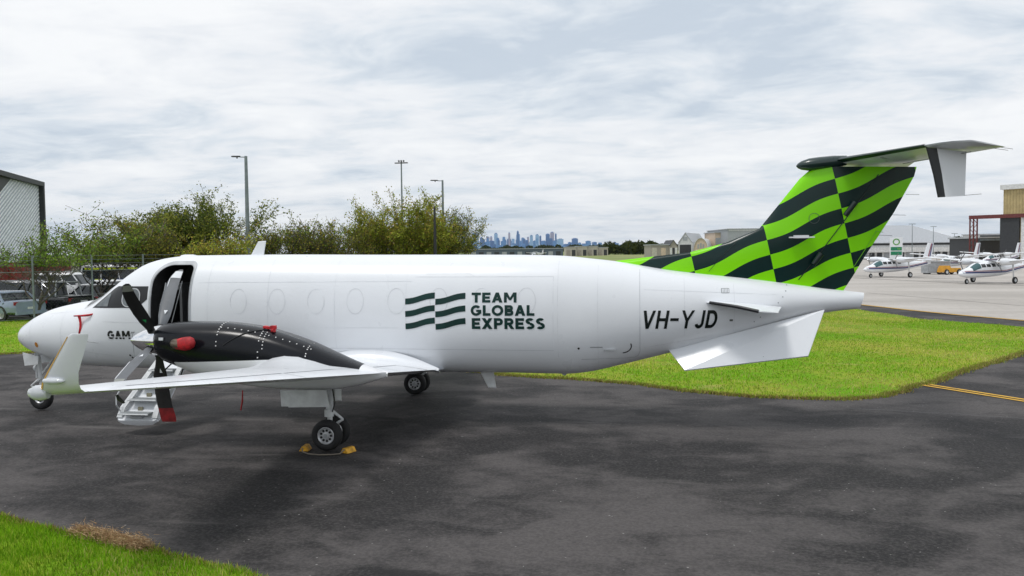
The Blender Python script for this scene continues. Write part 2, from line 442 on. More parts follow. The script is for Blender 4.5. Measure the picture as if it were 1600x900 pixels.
blades('lawn_grass', island, (-2, 22, 2, 36), 260000, .03, .075, .016, GC2, 'mown green grass on the lawn behind the parked aircraft', 12, .6, .35)
blades('lawn_grass', island, (-30, -10, 3, 22.0), 60000, .03, .08, .02, GC, 'mown green grass on the lawn in front of the parked cars', 13, .6)
def fringe(name, pts, n, wd, seed, label, h=.06):
    g = np.random.default_rng(seed); P = np.array(pts); k = g.integers(0, len(P)-1, n); t = g.random(n)[:, None]
    q = P[k]*(1-t)+P[k+1]*t+g.normal(0, wd, (n, 2)); a = g.uniform(0, 6.283, n); hh = g.uniform(.3, 1, n)*h; ln = hh*g.uniform(.2, 1.2, n)
    x, y = q[:, 0], q[:, 1]; w = .012; b = g.uniform(0, 6.283, n); z0 = np.full(n, -.012)
    V = np.stack([np.stack([x-np.cos(b)*w, y-np.sin(b)*w, z0], 1), np.stack([x+np.cos(b)*w, y+np.sin(b)*w, z0], 1), np.stack([x+np.cos(a)*ln, y+np.sin(a)*ln, hh], 1)], 1).reshape(-1, 3)
    C = np.array([(.42, .36, .13), (.34, .26, .10), (.30, .34, .05), (.20, .33, .015), (.24, .17, .07)])[g.integers(0, 5, n)]*g.uniform(.7, 1.2, (n, 1))
    o = link(name, fast_mesh(name, V, np.arange(3*n).reshape(-1, 3), C, BLADEG), None, 'stuff'); tag(o, label, 'grass')
ei = wob(EDGE, .07, .35, 3)
fringe('lawn_fringe', ei, 60000, .075, 41, 'dry yellow grass fringe where the lawn meets the dark apron', .06)
fringe('verge_fringe', wob(FG, .04, .15, 8), 9000, .035, 42, 'ragged grass fringe of the verge on the dark apron', .06)
# dried thatch at the verge's edge
n = 5200; g = np.random.default_rng(5); t = g.uniform(0, 1, n)
x = -1.34+1.08*t+g.normal(0, .05, n); y = -6.97-.36*t+g.normal(0, .055, n)-.05; zz = np.abs(g.normal(0, .045, n))+.03
a = g.uniform(0, 6.28, n); L_ = g.uniform(.03, .09, n); up = g.normal(0, .35, n)*L_
V = np.stack([np.stack([x, y, zz], 1), np.stack([x+.006, y+.004, zz+.004], 1), np.stack([x+np.cos(a)*L_, y+np.sin(a)*L_, np.maximum(zz+up, .012)], 1)], 1).reshape(-1, 3)
F = np.arange(3*n).reshape(-1, 3); c = np.array([(.42, .28, .15), (.52, .38, .22), (.28, .17, .09)])[g.integers(0, 3, n)]
o = link('dry_thatch', fast_mesh('dry_thatch', V, F, c, BLADEG), None, 'stuff'); tag(o, 'brown dried grass clump along the edge of the green verge', 'dry grass')

# ------------------------------------------------------------------ the cargo aircraft (X aft, -Y its left side, Z up)
AC = empty('cargo_aircraft', (0, 0, 0), 0, 'large white twin turboprop cargo aircraft with green checkered tail fin', 'aircraft')
fus_tab = [(-7.68, 1.52, 1.51, .005, 2.0), (-7.655, 1.62, 1.41, .10, 2.0), (-7.58, 1.715, 1.335, .185, 2.0), (-7.45, 1.80, 1.255, .275, 2.0), (-7.2, 1.94, 1.155, .39, 2.05), (-6.8, 2.095, 1.045, .51, 2.1), (-6.3, 2.20, .965, .62, 2.15),
    (-5.86, 2.275, .925, .69, 2.2), (-5.62, 2.38, .915, .72, 2.25), (-5.38, 2.545, .905, .745, 2.25), (-5.0, 2.815, .895, .775, 2.3), (-4.66, 3.0, .89, .79, 2.3), (-4.24, 3.095, .89, .80, 2.35), (-3.8, 3.13, .89, .805, 2.35),
    (-2.5, 3.132, .89, .805, 2.35), (.1, 3.105, .885, .805, 2.35), (2.6, 3.078, .885, .805, 2.35), (3.3, 3.06, .875, .80, 2.3), (3.6, 3.045, .875, .795, 2.3), (4.0, 3.0, .915, .78, 2.25), (4.5, 2.94, 1.03, .75, 2.2), (5.5, 2.77, 1.285, .66, 2.15), (6.93, 2.60, 1.685, .47, 2.1),
    (8.1, 2.435, 1.985, .27, 2.1), (8.5, 2.385, 2.045, .19, 2.2), (8.8, 2.35, 2.07, .12, 2.4)]
fusf = pchip(fus_tab)
def fpt(Xs, t, off=0.0):
    zt, zb, w, n = fusf(Xs); c = (zt+zb)/2; h = (zt-zb)/2
    ct, st = math.cos(t), math.sin(t)
    yy = math.copysign(abs(ct)**(2/n), ct)*(w+off); z_ = math.copysign(abs(st)**(2/n), st)*(h+off)
    return Vector((Xs, yy, c+z_))
def side_y(Xs, z, off=.004):
    zt, zb, w, n = fusf(Xs); c = (zt+zb)/2; h = (zt-zb)/2
    q = min(.9999, abs((z-c)/h)); return -(w*(1-q**n)**(1/n)) - off
xs = list(np.concatenate([[-7.68, -7.672, -7.655, -7.62, -7.58, -7.52], np.linspace(-7.45, -3.4, 62), np.linspace(-3.2, 3.0, 32), np.linspace(3.15, 8.8, 48)]))
NR = 72
mb = MB(); mb.rings([[fpt(x_, 2*math.pi*j/NR) for j in range(NR)] for x_ in xs], True)
# slanted end of the tail cone
mb.v = [((x_-.08*(2.35-z_)/.28 if x_ > 8.79 else x_), y_, z_) for (x_, y_, z_) in mb.v]
FUS = mb.build('fuselage', [WHITE, INTER], AC, 40)
def rrect(x0, x1, z0, z1, r, n=6, skew=0.0, r4=None):
    rr = r4 or (r, r, r, r); P = []
    for (cx_, cz_, a0, q) in ((x1, z1, 0, rr[0]), (x0, z1, 90, rr[1]), (x0, z0, 180, rr[2]), (x1, z0, 270, rr[3])):
        sx = -1 if cx_ == x1 else 1; sz = -1 if cz_ == z1 else 1
        for i in range(n+1):
            a = R(a0+90*i/n); px_, pz_ = cx_+sx*q+q*math.cos(a), cz_+sz*q+q*math.sin(a)
            P.append((px_+skew*(pz_-z0), pz_))
    return P
DOOR = rrect(-4.27, -3.49, 1.33, 2.955, .2, 7, .02, (.12, .34, .08, .08))
cb = MB(); cb.prism(DOOR, -1.3, .30, 'Y', 1)
cut = cb.build('door_cutter', [WHITE, INTER])
md = FUS.modifiers.new('door', 'BOOLEAN'); md.operation = 'DIFFERENCE'; md.object = cut; md.solver = 'EXACT'
dg = bpy.context.evaluated_depsgraph_get(); nm = bpy.data.meshes.new_from_object(FUS.evaluated_get(dg)); FUS.modifiers.clear(); FUS.data = nm
nm.set_sharp_from_angle(angle=R(40))
cm = cut.data; bpy.data.objects.remove(cut); bpy.data.meshes.remove(cm)

def decal(name, polys, m, parent, off=.004, step=.05, stepx=.25, surf=None, flip=False):
    "flat outlines in (X,Z) laid onto the left skin"
    bm = bmesh.new()
    for P in polys:
        bm.faces.new([bm.verts.new((p[0], 0, p[1])) for p in P])
    return skin(bm, name, m, parent, off, step, stepx, surf)
def skin(bm, name, m, parent, off, step=.05, stepx=.25, surf=None):
    xs_ = [v.co.x for v in bm.verts]; zs_ = [v.co.z for v in bm.verts]
    bmesh.ops.triangulate(bm, faces=bm.faces)
    z_ = min(zs_)+step
    while z_ < max(zs_):
        bmesh.ops.bisect_plane(bm, geom=bm.verts[:]+bm.edges[:]+bm.faces[:], plane_co=(0, 0, z_), plane_no=(0, 0, 1)); z_ += step
    x_ = min(xs_)+stepx
    while x_ < max(xs_):
        bmesh.ops.bisect_plane(bm, geom=bm.verts[:]+bm.edges[:]+bm.faces[:], plane_co=(x_, 0, 0), plane_no=(1, 0, 0)); x_ += stepx
    bmesh.ops.triangulate(bm, faces=bm.faces)
    for v in bm.verts: v.co.y = (surf or side_y)(v.co.x, v.co.z, off)
    bm.normal_update()
    for f in bm.faces:
        if f.normal.y > 0: f.normal_flip()
    me = bpy.data.meshes.new(name); bm.to_mesh(me); bm.free(); finish(me, m)
    return link(name, me, parent)
def band(pts, w):
    "an open polyline in (X,Z) as quads"
    o = []
    for a, b in zip(pts[:-1], pts[1:]):
        a = Vector(a); b = Vector(b); t = (b-a).normalized(); n = Vector((-t.y, t.x))*w/2
        o.append([a+n, b+n, b-n, a-n])
    return o
def ring_polys(P, w):
    n = len(P); c = Vector((sum(p[0] for p in P)/n, sum(p[1] for p in P)/n)); o = []
    Q = [Vector(p)+(Vector(p)-c).normalized()*w for p in P]
    return [[P[i], P[(i+1) % n], Q[(i+1) % n], Q[i]] for i in range(n)]
decal('door_frame', ring_polys(DOOR, .075), FRAMEG, FUS, .012)
decal('door_seal', ring_polys([(p[0]*1.0, p[1]) for p in DOOR], .018), SEAM, FUS, .018)
# things seen through the door: bulkhead edge, strap, light trim
mb = MB(); mb.tube([(-4.16, -.78, 1.55), (-4.02, -.74, 2.35), (-3.97, -.72, 2.62)], .010, 6); mb.build('door_strut', FRAMEG, FUS)
mb = MB(); mb.tube([(-3.93, -.76, 1.60), (-3.62, -.74, 2.65)], .008, 6); mb.build('door_cable', STEEL, FUS)
mb = MB(); mb.box((-3.86, -.1, 2.0), (.05, .6, 1.2)); mb.box((-4.0, -.25, 2.5), (.22, .3, .05)); mb.build('bulkhead', mat('bulkhead_grey', (.10, .105, .11), .6), FUS)
# cockpit
px2 = lambda q, Y=-.76: None
decal('cockpit_panel', [[(-5.62, 2.135), (-5.17, 2.50), (-5.06, 2.555), (-4.33, 2.555), (-4.33, 2.31), (-4.53, 2.15)]], BLACK, FUS, .005, .04, .08)
decal('side_window', [rrect(-4.86, -4.50, 2.18, 2.50, .12, 6)], PANE, FUS, .011, .04, .06)
decal('window_frame', ring_polys(rrect(-4.86, -4.50, 2.18, 2.50, .12, 6), .022), FRAMEG, FUS, .014, .04, .06)
decal('quarter_window', [[(-5.52, 2.165), (-5.21, 2.425), (-5.18, 2.40), (-5.20, 2.17)]], PANE, FUS, .011, .04, .06)
def top_patch(name, x0, x1, t0, t1, m, off):
    mb = MB(); n = 10; k = 10
    mb.rings([[fpt(x0+(x1-x0)*i/k - .0, R(t0(i/k)+(t1(i/k)-t0(i/k))*j/n), off) for j in range(n+1)] for i in range(k+1)], False, 0, False)
    return mb.build(name, m, FUS, 60)
for q_ in (lambda t: 180-t, lambda t: t):
    top_patch('windshield_frame', -5.86, -5.31, lambda u: q_(47+9*u), lambda u: q_(90), WHITE2, .004)
    top_patch('windshield', -5.82, -5.36, lambda u: q_(51+8*u), lambda u: q_(87), GLASS, .009)
# plugged cabin windows, seams, hatches
for cx_ in (-2.476, -1.716, -.955, -.205, .57, 1.36, 2.15, 2.95):
    P = [(cx_+.155*math.cos(a), 2.265+.225*math.sin(a)) for a in np.linspace(0, 2*math.pi, 28, endpoint=False)]
    decal('window_plug', ring_polys(P, .010), SEAMF, FUS, .003)
def seam(pts, w=.008, m=SEAMF, name='panel_seam'): return decal(name, band(pts, w), m, FUS, .003)
seam([(3.50, 3.0), (3.50, 1.25)], .007); seam([(4.93, 2.80), (4.93, 1.35), (4.90, 1.27), (4.82, 1.225), (3.9, 1.21)], .010, SEAML)
seam([(.9, 2.70), (3.42, 2.69)]); seam([(-2.3, 1.40), (3.42, 1.375)], .007, SEAML); seam([(3.42, 2.69), (3.42, 1.375)]); seam([(-5.3, 1.88), (-4.4, 1.86)]); seam([(-7.15, 1.86), (-7.15, 1.25)])
seam([(-6.7, 2.0), (-6.1, 2.06)]); seam([(-6.3, 2.1), (-6.3, 1.35)]); seam([(-6.3, 1.35), (-4.5, 1.12)]); seam([(5.0, 1.42), (6.2, 1.62)]); seam([(1.1, 2.75), (1.9, 2.75), (2.0, 2.70)], .006)
for x_ in (-3.1, -1.9, -.6, .75, 4.2, 5.7, 6.55): seam([(x_, fusf(x_)[0]-.10), (x_, (fusf(x_)[0]+fusf(x_)[1])/2), (x_, fusf(x_)[1]+.12)], .005)
seam([(-3.3, 2.62), (.85, 2.62)], .005); seam([(-3.2, 1.78), (.6, 1.78)], .005); seam([(5.0, 2.45), (7.3, 2.34)], .005)
for z0, x0 in ((2.5, 7.48), (2.4, 7.44), (2.3, 7.38), (2.2, 7.30), (2.1, 7.22), (1.95, 7.0), (1.87, 6.9)):
    decal('fastener', [[(x0+.012*math.cos(a), z0+.012*math.sin(a)) for a in np.linspace(0, 6.283, 8, endpoint=False)]], SEAM, FUS, .004)
decal('vent_grille', [rrect(6.33, 6.47, 2.375, 2.46, .005, 1)], SEAM, FUS, .004)
for i in range(5): decal('grille_slat', [rrect(6.345+i*.025, 6.36+i*.025, 2.385, 2.45, .003, 1)], WHITE, FUS, .007)
decal('drain_port', [rrect(6.47, 6.53, 1.885, 1.92, .006, 1)], mat('port_grey', (.12, .13, .12), .6), FUS, .004)
for q in ((3.86, 1.415), (-4.79, 1.17), (-4.82, 1.215)):
    decal('static_port', [[(q[0]+.02*math.cos(a), q[1]+.02*math.sin(a)) for a in np.linspace(0, 6.283, 10, endpoint=False)]], BLACK, FUS, .004)
arc = [(4.62+.16*math.cos(a), 1.455+.13*math.sin(a)) for a in np.linspace(-1.5, .35, 9)]
decal('handle_arrow', band(arc, .018), BLACK, FUS, .004); decal('handle_mark', [rrect(4.06, 4.28, 1.43, 1.445, .004, 1)], SEAM, FUS, .004)
mb = MB(); mb.box((4.40, side_y(4.4, 1.385)-.015, 1.385), (.2, .03, .022), 0); mb.build('door_handle', STEEL, FUS)
decal('nose_marker', [[(-6.98+.045*math.cos(a), 1.385+.055*math.sin(a)) for a in np.linspace(0, 6.283, 12, endpoint=False)]], mat('marker_orange', (.55, .22, .02), .5), FUS, .004)
mb = MB(); mb.tube([(-5.62, -.755, 1.50), (-5.62, -.80, 1.50), (-5.36, -.80, 1.475)], .008, 6); mb.build('static_probe', STEEL, FUS)
# lettering
def text_poly(txt, x0, x1, z0, z1, name, m, bold=.02, shear=0.0, off=.006, parent=None, surf=None, space=1.0):
    cu = bpy.data.curves.new('t', 'FONT'); cu.body = txt; cu.offset = bold; cu.shear = shear; cu.resolution_u = 3; cu.space_character = space
    to = bpy.data.objects.new('t', cu); COL.objects.link(to)
    dg = bpy.context.evaluated_depsgraph_get(); dg.update()
    me = bpy.data.meshes.new_from_object(to.evaluated_get(dg)); bpy.data.objects.remove(to); bpy.data.curves.remove(cu)
    bm = bmesh.new(); bm.from_mesh(me); bpy.data.meshes.remove(me)
    ax = [v.co.x for v in bm.verts]; ay = [v.co.y for v in bm.verts]
    for v in bm.verts:
        v.co = Vector((x0+(v.co.x-min(ax))*(x1-x0)/(max(ax)-min(ax)), 0, z0+(v.co.y-min(ay))*(z1-z0)/(max(ay)-min(ay))))
    return skin(bm, name, m, parent or FUS, off, .045, .3, surf)
kx, kz = 1.099/93, .545/47
def lx(p): return .741+(p-633)*kx
def lz(p): return 2.306-(p-467)*kz
def glyphs(w=.25):
    def Q(x0, z0, x1, z1): return [(x0, z0), (x1, z0), (x1, z1), (x0, z1)]
    def D(xb, xt, ww, z0=0.0, z1=1.0): return [(xb, z0), (xb+ww, z0), (xt+ww, z1), (xt, z1)]
    def arc(cx_, cz_, rx, rz, a0, a1, n=14, wx=None):
        wx = wx or w; o = []
        A = [R(a0+(a1-a0)*i/n) for i in range(n+1)]
        for p, q in zip(A[:-1], A[1:]):
            o.append([(cx_+rx*math.cos(p), cz_+rz*math.sin(p)), (cx_+rx*math.cos(q), cz_+rz*math.sin(q)), (cx_+(rx-wx)*math.cos(q), cz_+(rz-w)*math.sin(q)), (cx_+(rx-wx)*math.cos(p), cz_+(rz-w)*math.sin(p))])
        return o
    bowl = lambda z0, z1, x: [Q(.0, z1-w, x-(z1-z0)/2, z1), Q(.0, z0, x-(z1-z0)/2, z0+w)]+arc(x-(z1-z0)/2, (z0+z1)/2, (z1-z0)/2, (z1-z0)/2, -90, 90)
    st = Q(0, 0, w*1.05, 1)
    return {'T': ([Q(0, 1-w, .82, 1), Q(.41-w*.52, 0, .41+w*.52, 1-w)], .82), 'E': ([st, Q(w, 1-w, .74, 1), Q(w, .5-w*.48, .67, .5+w*.48), Q(w, 0, .74, w)], .74),
     'A': ([D(0, .345, w*1.15), D(.96-w*1.15, .615-w*1.15, w*1.15), Q(.24, .2, .72, .2+w*.85)], .96), 'M': ([Q(0, 0, w, 1), Q(.86, 0, .86+w, 1), [(.0, 1), (w*1.15, 1), (.60, .36), (.47, .20)], [(.86+w, 1), (.86-w*.15, 1), (.47, .36), (.60, .20)]], .86+w),
     'G': (arc(.5, .5, .5, .515, 42, 335)+[Q(.52, .36, .98, .36+w*.85), Q(.98-w, .2, .98, .4)], 1.0), 'L': ([st, Q(w, 0, .70, w)], .70), 'O': (arc(.53, .5, .53, .515, 0, 360, 26), 1.06),
     'B': ([st]+bowl(.0, .57, .80)+bowl(.45, 1.0, .76), .80), 'X': ([D(0, .62, w*1.25), D(.62, 0, w*1.25)], .62+w*1.25), 'P': ([st]+bowl(.33, 1.0, .78), .78), 'R': ([st]+bowl(.36, 1.0, .78)+[D(.55, .30, w*1.2, 0, .40)], .82),
     'S': (arc(.38, .72, .37, .29, 35, 270)+arc(.38, .29, .38, .30, 90, -145), .76), 'V': ([D(.34, 0, w*1.1), D(.34, .68, w*1.1)], .68+w*1.1), 'H': ([st, Q(.62, 0, .62+w*1.05, 1), Q(w, .5-w*.45, .62, .5+w*.45)], .62+w*1.05),
     '-': ([Q(0, .5-w*.42, .60, .5+w*.42)], .60), 'Y': ([D(.36, 0, w*1.05, .42, 1), D(.36, .72, w*1.05, .42, 1), Q(.36, 0, .36+w*1.05, .44)], .72+w), 'J': ([Q(.62-w, .28, .62, 1)]+arc(.31, .30, .31, .31, 0, -165), .62), 'D': ([st, Q(w, 1-w, .38, 1), Q(w, 0, .38, w)]+arc(.36, .5, .42, .5, -90, 90), .78)}
def word(txt, x0, x1, z0, z1, name, m, w=.25, gap=.12, shear=0.0):
    G = glyphs(w); cur = 0.0; polys = []
    for ch in txt:
        P, wd = G[ch]
        for i, p in enumerate(P): polys.append([(cur+q[0]+shear*q[1], q[1]) for q in p])
        cur += wd+gap
    W_ = cur-gap+shear; H_ = z1-z0
    polys = [[(x0+q[0]*(x1-x0)/W_, z0+q[1]*H_) for q in p] for p in polys]
    return decal(name, polys, m, FUS, .006, .045, .3)
word('TEAM', lx(736.5), lx(805), lz(473), lz(457.7), 'lettering', DGREEN)
word('GLOBAL', lx(735), lx(832), lz(493.2), lz(477), 'lettering', DGREEN)
word('EXPRESS', lx(736.5), lx(847.5), lz(513.7), lz(496.8), 'lettering', DGREEN)
word('VH-YJD', 4.945, 6.285, 1.765, 2.085, 'registration', mat('reg_black', (.004, .009, .008), .4, spec=.3), .19, .15, .22)
word('GAM', -5.195, -4.715, 1.545, 1.705, 'lettering', BLACK, .27, .10); text_poly('air', -4.69, -4.60, 1.655, 1.70, 'lettering', BLACK, .0, .2)
decal('letter_stripe', [rrect(-5.21, -4.70, 1.580, 1.592, .002, 1)], WHITE, FUS, .010)
for c_ in range(2):
    for r_ in range(3):
        x0, x1 = (633, 679.2) if c_ == 0 else (680.2, 726.8); up_ = []; dn = []
        for i in range(13):
            u = i/12; yy = 466.6 - 9.3*(u-.62*math.sin(2*math.pi*u)/(2*math.pi)) + r_*19.4 + (.6 if c_ else 0)
            up_.append((lx(x0+(x1-x0)*u), lz(yy))); dn.append((lx(x0+(x1-x0)*u), lz(yy+9.2)))
        decal('logo_bar', [[up_[i], up_[i+1], dn[i+1], dn[i]] for i in range(12)], DGREEN, FUS, .006)
# antennas
def plate(name, poly, t, m, parent, y=0.0, bev=True):
    mb = MB(); n = len(poly); c = Vector((sum(p[0] for p in poly)/n, sum(p[1] for p in poly)/n))
    rings = []
    for yy, k in ((-t/2, .93), (-t/4, 1.0), (t/4, 1.0), (t/2, .93)):
        rings.append([Vector((c.x+(p[0]-c.x)*k, y+yy, c.y+(p[1]-c.y)*k)) for p in poly])
    mb.rings(rings, True); return mb.build(name, m, parent)
plate('blade_antenna', [(-2.60, 3.10), (-2.43, 3.39), (-2.27, 3.40), (-2.33, 3.10)], .025, WHITE, FUS)
plate('belly_antenna', [(1.93, .91), (2.10, .585), (2.25, .58), (2.20, .91)], .03, WHITE2, FUS)
plate('belly_antenna', [(3.46, .88), (3.52, .83), (3.56, .83), (3.60, .88)], .02, STEEL, FUS)
mb = MB(); mb.rings([[Vector((-3.9+.18*math.cos(a)*k, .1*math.sin(a)*k, 3.115+.035*z_)) for a in np.linspace(0, 6.283, 12, endpoint=False)] for k, z_ in ((1, 0), (.9, .6), (.5, 1))]); mb.build('gps_antenna', WHITE, FUS, 60)

# ---- flying surfaces
def naca(n=12):
    xs_ = [.5*(1-math.cos(math.pi*i/n)) for i in range(n+1)]
    yt = [5*(.2969*math.sqrt(x_)-.126*x_-.3516*x_**2+.2843*x_**3-.1036*x_**4) for x_ in xs_]
    return list(zip(xs_, yt))
AF = naca()
def foil(le, te, th, nrm, camber=0.0, lift=None):
    le = Vector(le); te = Vector(te); ch = te-le; c = ch.length; nrm = Vector(nrm).normalized()
    up_ = [le+ch*x_+nrm*c*(th*y_+camber*4*x_*(1-x_))+(nrm*lift(x_, 1) if lift else Vector()) for x_, y_ in AF]
    lo = [le+ch*x_+nrm*c*(-th*y_+camber*4*x_*(1-x_))+(nrm*lift(x_, -1) if lift else Vector()) for x_, y_ in AF]
    return up_[::-1]+lo[1:-1]          # TE(top) -> LE -> TE(bottom)
def surface(name, secs, m, parent, smooth=50):
    mb = MB(); mb.rings([foil(*s) for s in secs], True); return mb.build(name, m, parent, smooth)
def boot(name, secs, parent, frac=.09, off=.004, m=None):
    mb = MB(); n = len(AF)-1; ki = [i for i in range(n+1) if AF[i][0] <= frac]; k = max(ki); rings = []
    for s in secs:
        P = foil(*s); c = sum(P, Vector())/len(P); i0 = n-k; i1 = n+k
        q = []
        for i in range(i0, i1+1):
            le_ = Vector(s[0]); d = (P[i]-(le_+(Vector(s[1])-le_)*.12)).normalized(); q.append(P[i]+d*off)
        rings.append(q)
    mb.rings(rings, False, 0, False); return mb.build(name, m or BOOT, parent, 60)
def wz(Y): return 1.03+.112*(abs(Y)-.85)
def wle(Y):
    a = abs(Y); return -1.05 if a < 3.3 else -1.05+.25*(a-3.3)/4.95
def wte(Y):
    a = abs(Y); return 1.26-1.5*(a-.85)/7.45
def wing_sec(Y, sgn):
    a = abs(Y); th = .17-.055*(a/8.3)
    bumpf = math.exp(-((a-2.72)/.62)**2)
    def lift(x_, s_):
        w_ = max(0, math.sin(math.pi*min(1, max(0, (x_+.14)/.76))))**1.3
        return (.17*bumpf*w_) if s_ > 0 else 0
    return ((wle(Y), sgn*a, wz(Y)-.02), (wte(Y), sgn*a, wz(Y)), th, (0, 0, 1), .012, lift)
YS = [.3, .85, 1.2, 1.6, 1.9, 2.1, 2.3, 2.5, 2.7, 2.9, 3.1, 3.3, 3.5, 3.8, 4.2, 5, 6, 7, 7.8, 8.25]
def upper(Y, sgn, f, off=.004):
    s = wing_sec(Y, sgn); P = foil(*s); n = len(AF)-1
    up_ = P[:n+1][::-1]
    for i in range(n):
        if AF[i][0] <= f <= AF[i+1][0]:
            t = (f-AF[i][0])/(AF[i+1][0]-AF[i][0]); return up_[i].lerp(up_[i+1], t)+Vector((0, 0, off))
    return up_[-1]+Vector((0, 0, off))
def wing_strip(name, pts, w, m, parent, sgn):
    P = []
    for (a, b) in zip(pts[:-1], pts[1:]):
        k = max(2, int(abs(a[0]-b[0])/.25)+1)
        for i in range(k): P.append((a[0]+(b[0]-a[0])*i/k, a[1]+(b[1]-a[1])*i/k))
    P.append(pts[-1]); mb = MB(); L = []; Q = []
    for i, (Y, f) in enumerate(P):
        p = upper(Y, sgn, f); q0 = upper(*((P[i-1][0], sgn, P[i-1][1]) if i else (Y, sgn, f))); q1 = upper(*((P[i+1][0], sgn, P[i+1][1]) if i < len(P)-1 else (Y, sgn, f)))
        t = (q1-q0).normalized(); n_ = t.cross(Vector((0, 0, 1))).normalized()*w/2; L.append(p+n_); Q.append(p-n_)
    n = len(P); mb.add(L+Q, [(i, i+1, n+i+1, n+i) for i in range(n-1)]); return mb.build(name, m, parent)
LIGHTC = mat('nav_lens', (.62, .65, .68), .06, var=.1, nscale=5, coat=.5)
def make_wing(sgn):
    mb = MB(); mb.rings([foil(*wing_sec(Y, sgn)) for Y in YS], True); w = mb.build('wing', WHITE, AC, 50)
    wing_strip('aileron_gap', [(7.6, .76), (4.75, .765)], .022, SEAM, w, sgn); wing_strip('flap_gap', [(4.68, .765), (3.4, .77)], .022, SEAM, w, sgn)
    wing_strip('flap_gap', [(2.35, .80), (1.35, .80), (1.05, .99)], .02, BLACK, w, sgn); wing_strip('flap_gap', [(4.72, .77), (4.72, .995)], .012, SEAM, w, sgn)
    wing_strip('flap_gap', [(2.2, .80), (2.0, .985)], .012, SEAM, w, sgn); wing_strip('flap_gap', [(3.4, .77), (2.35, .80)], .014, SEAM, w, sgn)
    wing_strip('trim_gap', [(6.1, .76), (6.1, .99)], .008, SEAMF, w, sgn); wing_strip('panel_seam', [(7.9, .3), (3.7, .3)], .006, SEAMF, w, sgn)
    # fillet at the root
    mb = MB(); rings = []
    for u in np.linspace(0, 1, 14):
        X_ = -1.3+2.62*u; hgt = .24*math.sin(math.pi*min(1, u*1.02))**.8+.02
        zb_ = 1.02+.10*math.sin(math.pi*u); r_ = []
        for k in range(7):
            t = k/6; yy = .70+.45*math.sin(math.pi*min(1, .12+u*.85))*(t**1.7); r_.append(Vector((X_, sgn*yy, zb_+hgt*(1-t)**1.6*1.0-.02*t)))
        r_ += [Vector((X_, sgn*.6, zb_-.08))]
        rings.append(r_)
    mb.rings(rings, True); mb.build('root_fillet', WHITE, w, 60)
    # winglet
    secs = []
    for (yy, zz_, l_, t_, nn, th) in ((8.24, 0, -.80, -.225, (0, 0, 1), .115), (8.36, .012, -.66, -.19, (0, -sgn*.35, 1), .11), (8.45, .055, -.575, -.165, (0, -sgn*.9, .9), .11), (8.50, .12, -.52, -.15, (0, -sgn*1, .35), .10), (8.53, .22, -.44, -.125, (0, -sgn, .15), .09), (8.61, .56, -.165, .045, (0, -sgn, .12), .09), (8.615, .585, -.12, .045, (0, -sgn, .12), .07)):
        secs.append(((l_, sgn*yy, 1.862+zz_), (t_, sgn*yy, 1.862+zz_), th, nn))
    wl = surface('winglet', secs, WHITE, w, 60)
    boot('winglet_stripe', secs[2:6], wl, .09, .004, mat('stripe_yellow', (.62, .36, .06), .5))
    mb = MB(); mb.rings([[Vector((-.50+.23*t, sgn*(8.53+.035*math.sin(a)*q), 2.0+.032*math.cos(a)*q)) for a in np.linspace(0, 6.283, 12, endpoint=False)] for t, q in ((0, .1), (.1, .7), (.35, 1), (.7, .9), (.9, .6), (1, .1))]); mb.build('light_fairing', LIGHTC, wl, 60)
    mb = MB(); mb.rings([[Vector((-.76+.22*t, sgn*(8.40+.06*math.sin(a)*q), 1.865+.075*math.cos(a)*q)) for a in np.linspace(0, 6.283, 12, endpoint=False)] for t, q in ((0, .1), (.12, .55), (.4, .95), (.7, 1), (1, .7))]); mb.build('navigation_light', LIGHTC, wl, 60)
    mb = MB(); mb.tube([(-.28, sgn*7.75, 1.74), (-.26, sgn*7.75, 1.70), (-.2, sgn*7.75, 1.66)], [.012, .02, .012], 6); mb.build('fuel_vent', BLACK, w)
    for Y in (7.4, 6.6, 5.6): mb = MB(); mb.tube([(wte(Y)-.01, sgn*Y, wz(Y)), (wte(Y)+.12, sgn*Y, wz(Y)-.005)], .0025, 4); mb.build('static_wick', BLACK, w)
    return w
wl_ = make_wing(-1); make_wing(1)
# ---- tail
fin = [((4.35, 0, 2.93), (8.45, 0, 2.36), .035, (0, 1, 0)), ((5.83, 0, 3.09), (8.66, 0, 2.7), .055, (0, 1, 0)), ((6.45, 0, 3.25), (8.83, 0, 3.0), .07, (0, 1, 0)), ((7.03, 0, 3.49), (9.02, 0, 3.3), .09, (0, 1, 0)), ((7.38, 0, 3.93), (9.30, 0, 3.75), .095, (0, 1, 0)), ((7.72, 0, 4.36), (9.62, 0, 4.36), .095, (0, 1, 0)), ((7.95, 0, 4.56), (9.66, 0, 4.52), .09, (0, 1, 0))]
# the dorsal fin's foot follows the fuselage top
FIN = surface('fin', fin, LIVERY, AC, 40)
def fin_y(X_, z_, off):
    # half thickness by interpolating the sections
    for a, b in zip(fin[:-1], fin[1:]):
        best = None
    lo = None
    for k in range(len(fin)-1):
        for u in np.linspace(0, 1, 9):
            le = Vector(fin[k][0]).lerp(Vector(fin[k+1][0]), u); te = Vector(fin[k][1]).lerp(Vector(fin[k+1][1]), u)
            f = (X_-le.x)/(te.x-le.x)
            if f < 0 or f > 1: continue
            zz_ = le.z+(te.z-le.z)*f
            if lo is None or abs(zz_-z_) < lo[0]:
                th = fin[k][2]*(1-u)+fin[k+1][2]*u; c = (te-le).length
                yt = 5*(.2969*math.sqrt(f)-.126*f-.3516*f*f+.2843*f**3-.1036*f**4)
                lo = (abs(zz_-z_), th*yt*c)
    return -(lo[1] if lo else .02)-off
def fdecal(name, polys, m, off=.008): return decal(name, polys, m, FIN, off, .08, .08, fin_y)
HINGE = mat('hinge_dark', (.004, .016, .014), .4)
